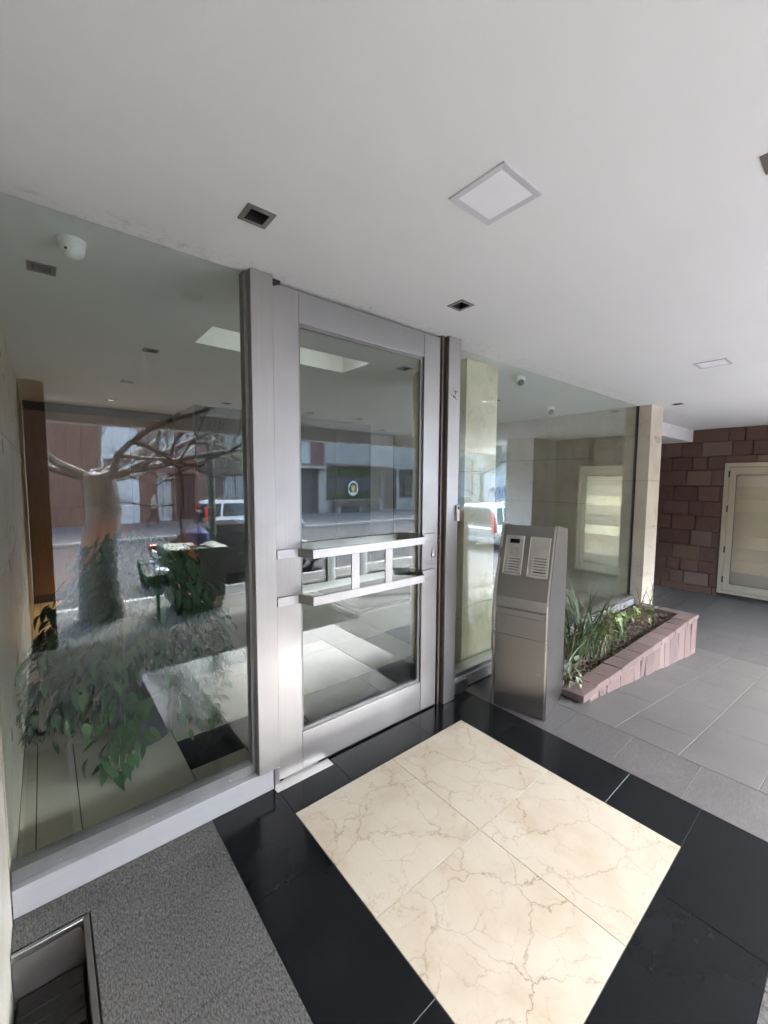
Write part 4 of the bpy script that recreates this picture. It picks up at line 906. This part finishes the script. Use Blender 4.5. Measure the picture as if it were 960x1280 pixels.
for k in range(22):
    q = k*2*math.pi/22; x, z = .42*math.cos(q), .50*math.sin(q); wr.prism([(x-.07, z), (x, z-.075), (x+.07, z), (x, z+.075)], .0, .03, 'y')
wr.build('wreath', 'paper', em, local=True); MB().prism([(-.2, .22), (.2, .22), (.22, 0), (0, -.26), (-.22, 0)], .0, .035, 'y').build('shield', 'gold', em, local=True)
for k in range(5): bx('ray', 'gold', em, -.17+.08*k, -.13+.08*k, .036, .05, .02, .3-.03*abs(k-2), 0, True)
MB().prism([(-.3, -.42), (.3, -.42), (.24, -.3), (-.24, -.3)], .035, .055, 'y').build('ribbon', 'paper', em, local=True)
bn = thing('street_bench', 'long dark bench under the shop window', 'bench', (17.3, FY+.5, GY)); bx('seat', 'bbrown', bn, -1.9, 2.4, -.22, .22, .42, .5, .01, True)
for x in (-1.7, .2, 2.2): bx('leg', 'bconc', bn, x-.1, x+.1, -.2, .2, 0, .419, 0, True)
bx('backrest', 'bbrown', bn, -1.9, 2.4, -.26, -.225, .5, .85, .01, True)
sf = facade('stucco_house', 'pale stucco house with ornate stone window', 'bpale', 24.003, 60, 11, [(30, 31.3, .3, 3, 'white'), (40.2, 41.8, .3, 3.0, 'white'), (46, 47.5, .3, 3, 'white')]+up([30, 35, 40.2, 46], 5, 'white', 1.5, 2.4), 8)
for x0 in (30, 40.2):
    su = MB()
    for k in range(7): su.box(x0-.38, x0-.04, FY+.003, FY+.16, .2+.42*k, .2+.42*k+.38).box(x0+1.64, x0+1.98, FY+.003, FY+.16, .2+.42*k, .2+.42*k+.38)
    for k in range(7): q = R(180*k/6); su.box(x0+.8+1.05*math.cos(q)-.22, x0+.8+1.05*math.cos(q)+.22, FY+.003, FY+.2, 3.1+.5*math.sin(q), 3.45+.5*math.sin(q))
    su.build('stone_surround', 'stonegrey', sf)
gr = MB(); rn = random.Random(9)
for k in range(9):
    x = 34.6+.38*k; gr.tube([(x+rn.uniform(-.1, .1), FY+.006, rn.uniform(-.3, .2)), (x+rn.uniform(-.2, .3), FY+.006, .5), (x+rn.uniform(-.2, .3), FY+.006, rn.uniform(.8, 1.3)), (x+.3, FY+.006, rn.uniform(.1, .9))], .06, 5)
bx('painted_wall', 'bwhite', sf, 33.5, 38.4, FY+.0025, FY+.004, -.79, 2.2); gr.build('graffiti', 'graff', sf)
rs = thing('red_sign', 'narrow red vertical sign on the stucco house', 'sign', (39.4, FY+.15, .5)); bx('board', 'redsign', rs, -.22, .22, -.03, .03, -.2, 1.5, .01, True); bx('bracket', 'iron', rs, -.03, .03, -.145, -.031, .6, .66, 0, True)
# neighbours closing the street ends
for x0, x1, nm, lb, mt_ in ((-40, -16.01, 'corner_house', 'grey corner house at the left end of the street', 'bconc'),):
    facade(nm, lb, mt_, x0, x1, 12, up([-37, -33, -29, -25, -20], 3, 'glass')+up([-37, -33, -29, -25, -20], 6.5, 'glass')+[(-30, -28.5, -.75, 1.8, 'door')])

# a passer-by on the far pavement
PR = thing('person', 'person in grey jacket walking on the far pavement', 'person', (3.3, -20.6, GY), R(20))
def skinned(name, mat, nodes, edges, parent, sub=1):
    me = bpy.data.meshes.new(name); me.from_pydata([n[:3] for n in nodes], edges, []); me.materials.append(M[mat]); o = link(name, me, parent, local=True)
    sk = o.modifiers.new('skin', 'SKIN'); sk.use_smooth_shade = True
    for v, n in zip(me.skin_vertices[0].data, nodes): v.radius = (n[3], n[4] if len(n) > 4 else n[3])
    me.skin_vertices[0].data[0].use_root = True
    o.modifiers.new('sub', 'SUBSURF').levels = sub; o.modifiers['sub'].render_levels = sub; return o
N = [(0, 0, .93, .13, .10), (0, 0, 1.12, .12, .09), (0.02, 0, 1.35, .16, .10), (.03, 0, 1.48, .06), (.05, 0, 1.56, .055), (.06, 0, 1.63, .085, .075), (.055, 0, 1.72, .075),
     (.02, .19, 1.42, .055), (.10, .24, 1.17, .042), (.26, .22, 1.03, .032), (.33, .21, .99, .03, .02), (.02, -.19, 1.42, .055), (-.10, -.25, 1.18, .042), (-.14, -.24, .95, .032), (-.14, -.24, .87, .03, .02),
     (.0, .09, .88, .085), (.20, .09, .50, .06), (.20, .09, .10, .04), (.30, .10, .04, .035), (0, -.09, .88, .085), (-.14, -.09, .50, .06), (-.36, -.09, .16, .04), (-.28, -.09, .07, .035)]
Ed = [(0, 1), (1, 2), (2, 3), (3, 4), (4, 5), (5, 6), (2, 7), (7, 8), (8, 9), (9, 10), (2, 11), (11, 12), (12, 13), (13, 14), (0, 15), (15, 16), (16, 17), (17, 18), (0, 19), (19, 20), (20, 21), (21, 22)]
for base, dz, dx in ((10, -.35, 1), (14, -1, .1)):                    # five fingers on each hand
    p = N[base]
    for k in range(5):
        yy = p[1]+(-.028+.014*k); Ln = (.05, .075, .085, .078, .06)[k]; i = len(N)
        N.append((p[0]+dx*.02, yy, p[2]+dz*.02, .010)); N.append((p[0]+dx*(.02+Ln), yy, p[2]+dz*(.02+Ln), .008)); Ed += [(base, i), (i, i+1)]
skinned('body', 'skin', N, Ed, PR)
skinned('jacket', 'cloth', [(0, 0, .90, .155, .125), (0, 0, 1.12, .145, .115), (0.02, 0, 1.35, .18, .12), (.03, 0, 1.47, .08), (.02, .19, 1.42, .072), (.10, .24, 1.17, .058), (.24, .22, 1.05, .045), (.02, -.19, 1.42, .072), (-.10, -.25, 1.18, .058), (-.14, -.24, .97, .045)], [(0, 1), (1, 2), (2, 3), (2, 4), (4, 5), (5, 6), (2, 7), (7, 8), (8, 9)], PR)
skinned('trousers', 'jeans', [(0, 0, .93, .15, .115), (.0, .09, .86, .105), (.20, .09, .50, .078), (.20, .09, .12, .06), (0, -.09, .86, .105), (-.14, -.09, .50, .078), (-.35, -.09, .18, .06)], [(0, 1), (1, 2), (2, 3), (0, 4), (4, 5), (5, 6)], PR)
MB().lathe([(.088, -.02), (.095, .04), (.075, .10), (.02, .125)], (.045, 0, 1.66), 14).build('hair', 'hair', PR, smooth=True, local=True)
for x, y in ((.27, .09), (-.30, -.09)): bx('shoe', 'ink', PR, x-.08, x+.16, y-.045, y+.045, 0 if x > 0 else .03, .08 if x > 0 else .11, .02, True)
for y in (-.03, .03): MB().lathe([(.012, -.008), (.012, .008)], (.137, y, 1.655), 8, 'x').build('eye', 'ink', PR, local=True)
MB().prism([(.135, 1.645), (.162, 1.612), (.135, 1.605)], -.012, .012, 'y').build('nose', 'skin', PR, local=True); bx('mouth', 'redsign', PR, .128, .136, -.022, .022, 1.578, 1.587, 0, True)
for y in (-.078, .078): MB().lathe([(.025, -.006), (.025, .006)], (.06, y, 1.64), 8, 'y').build('ear', 'skin', PR, local=True)
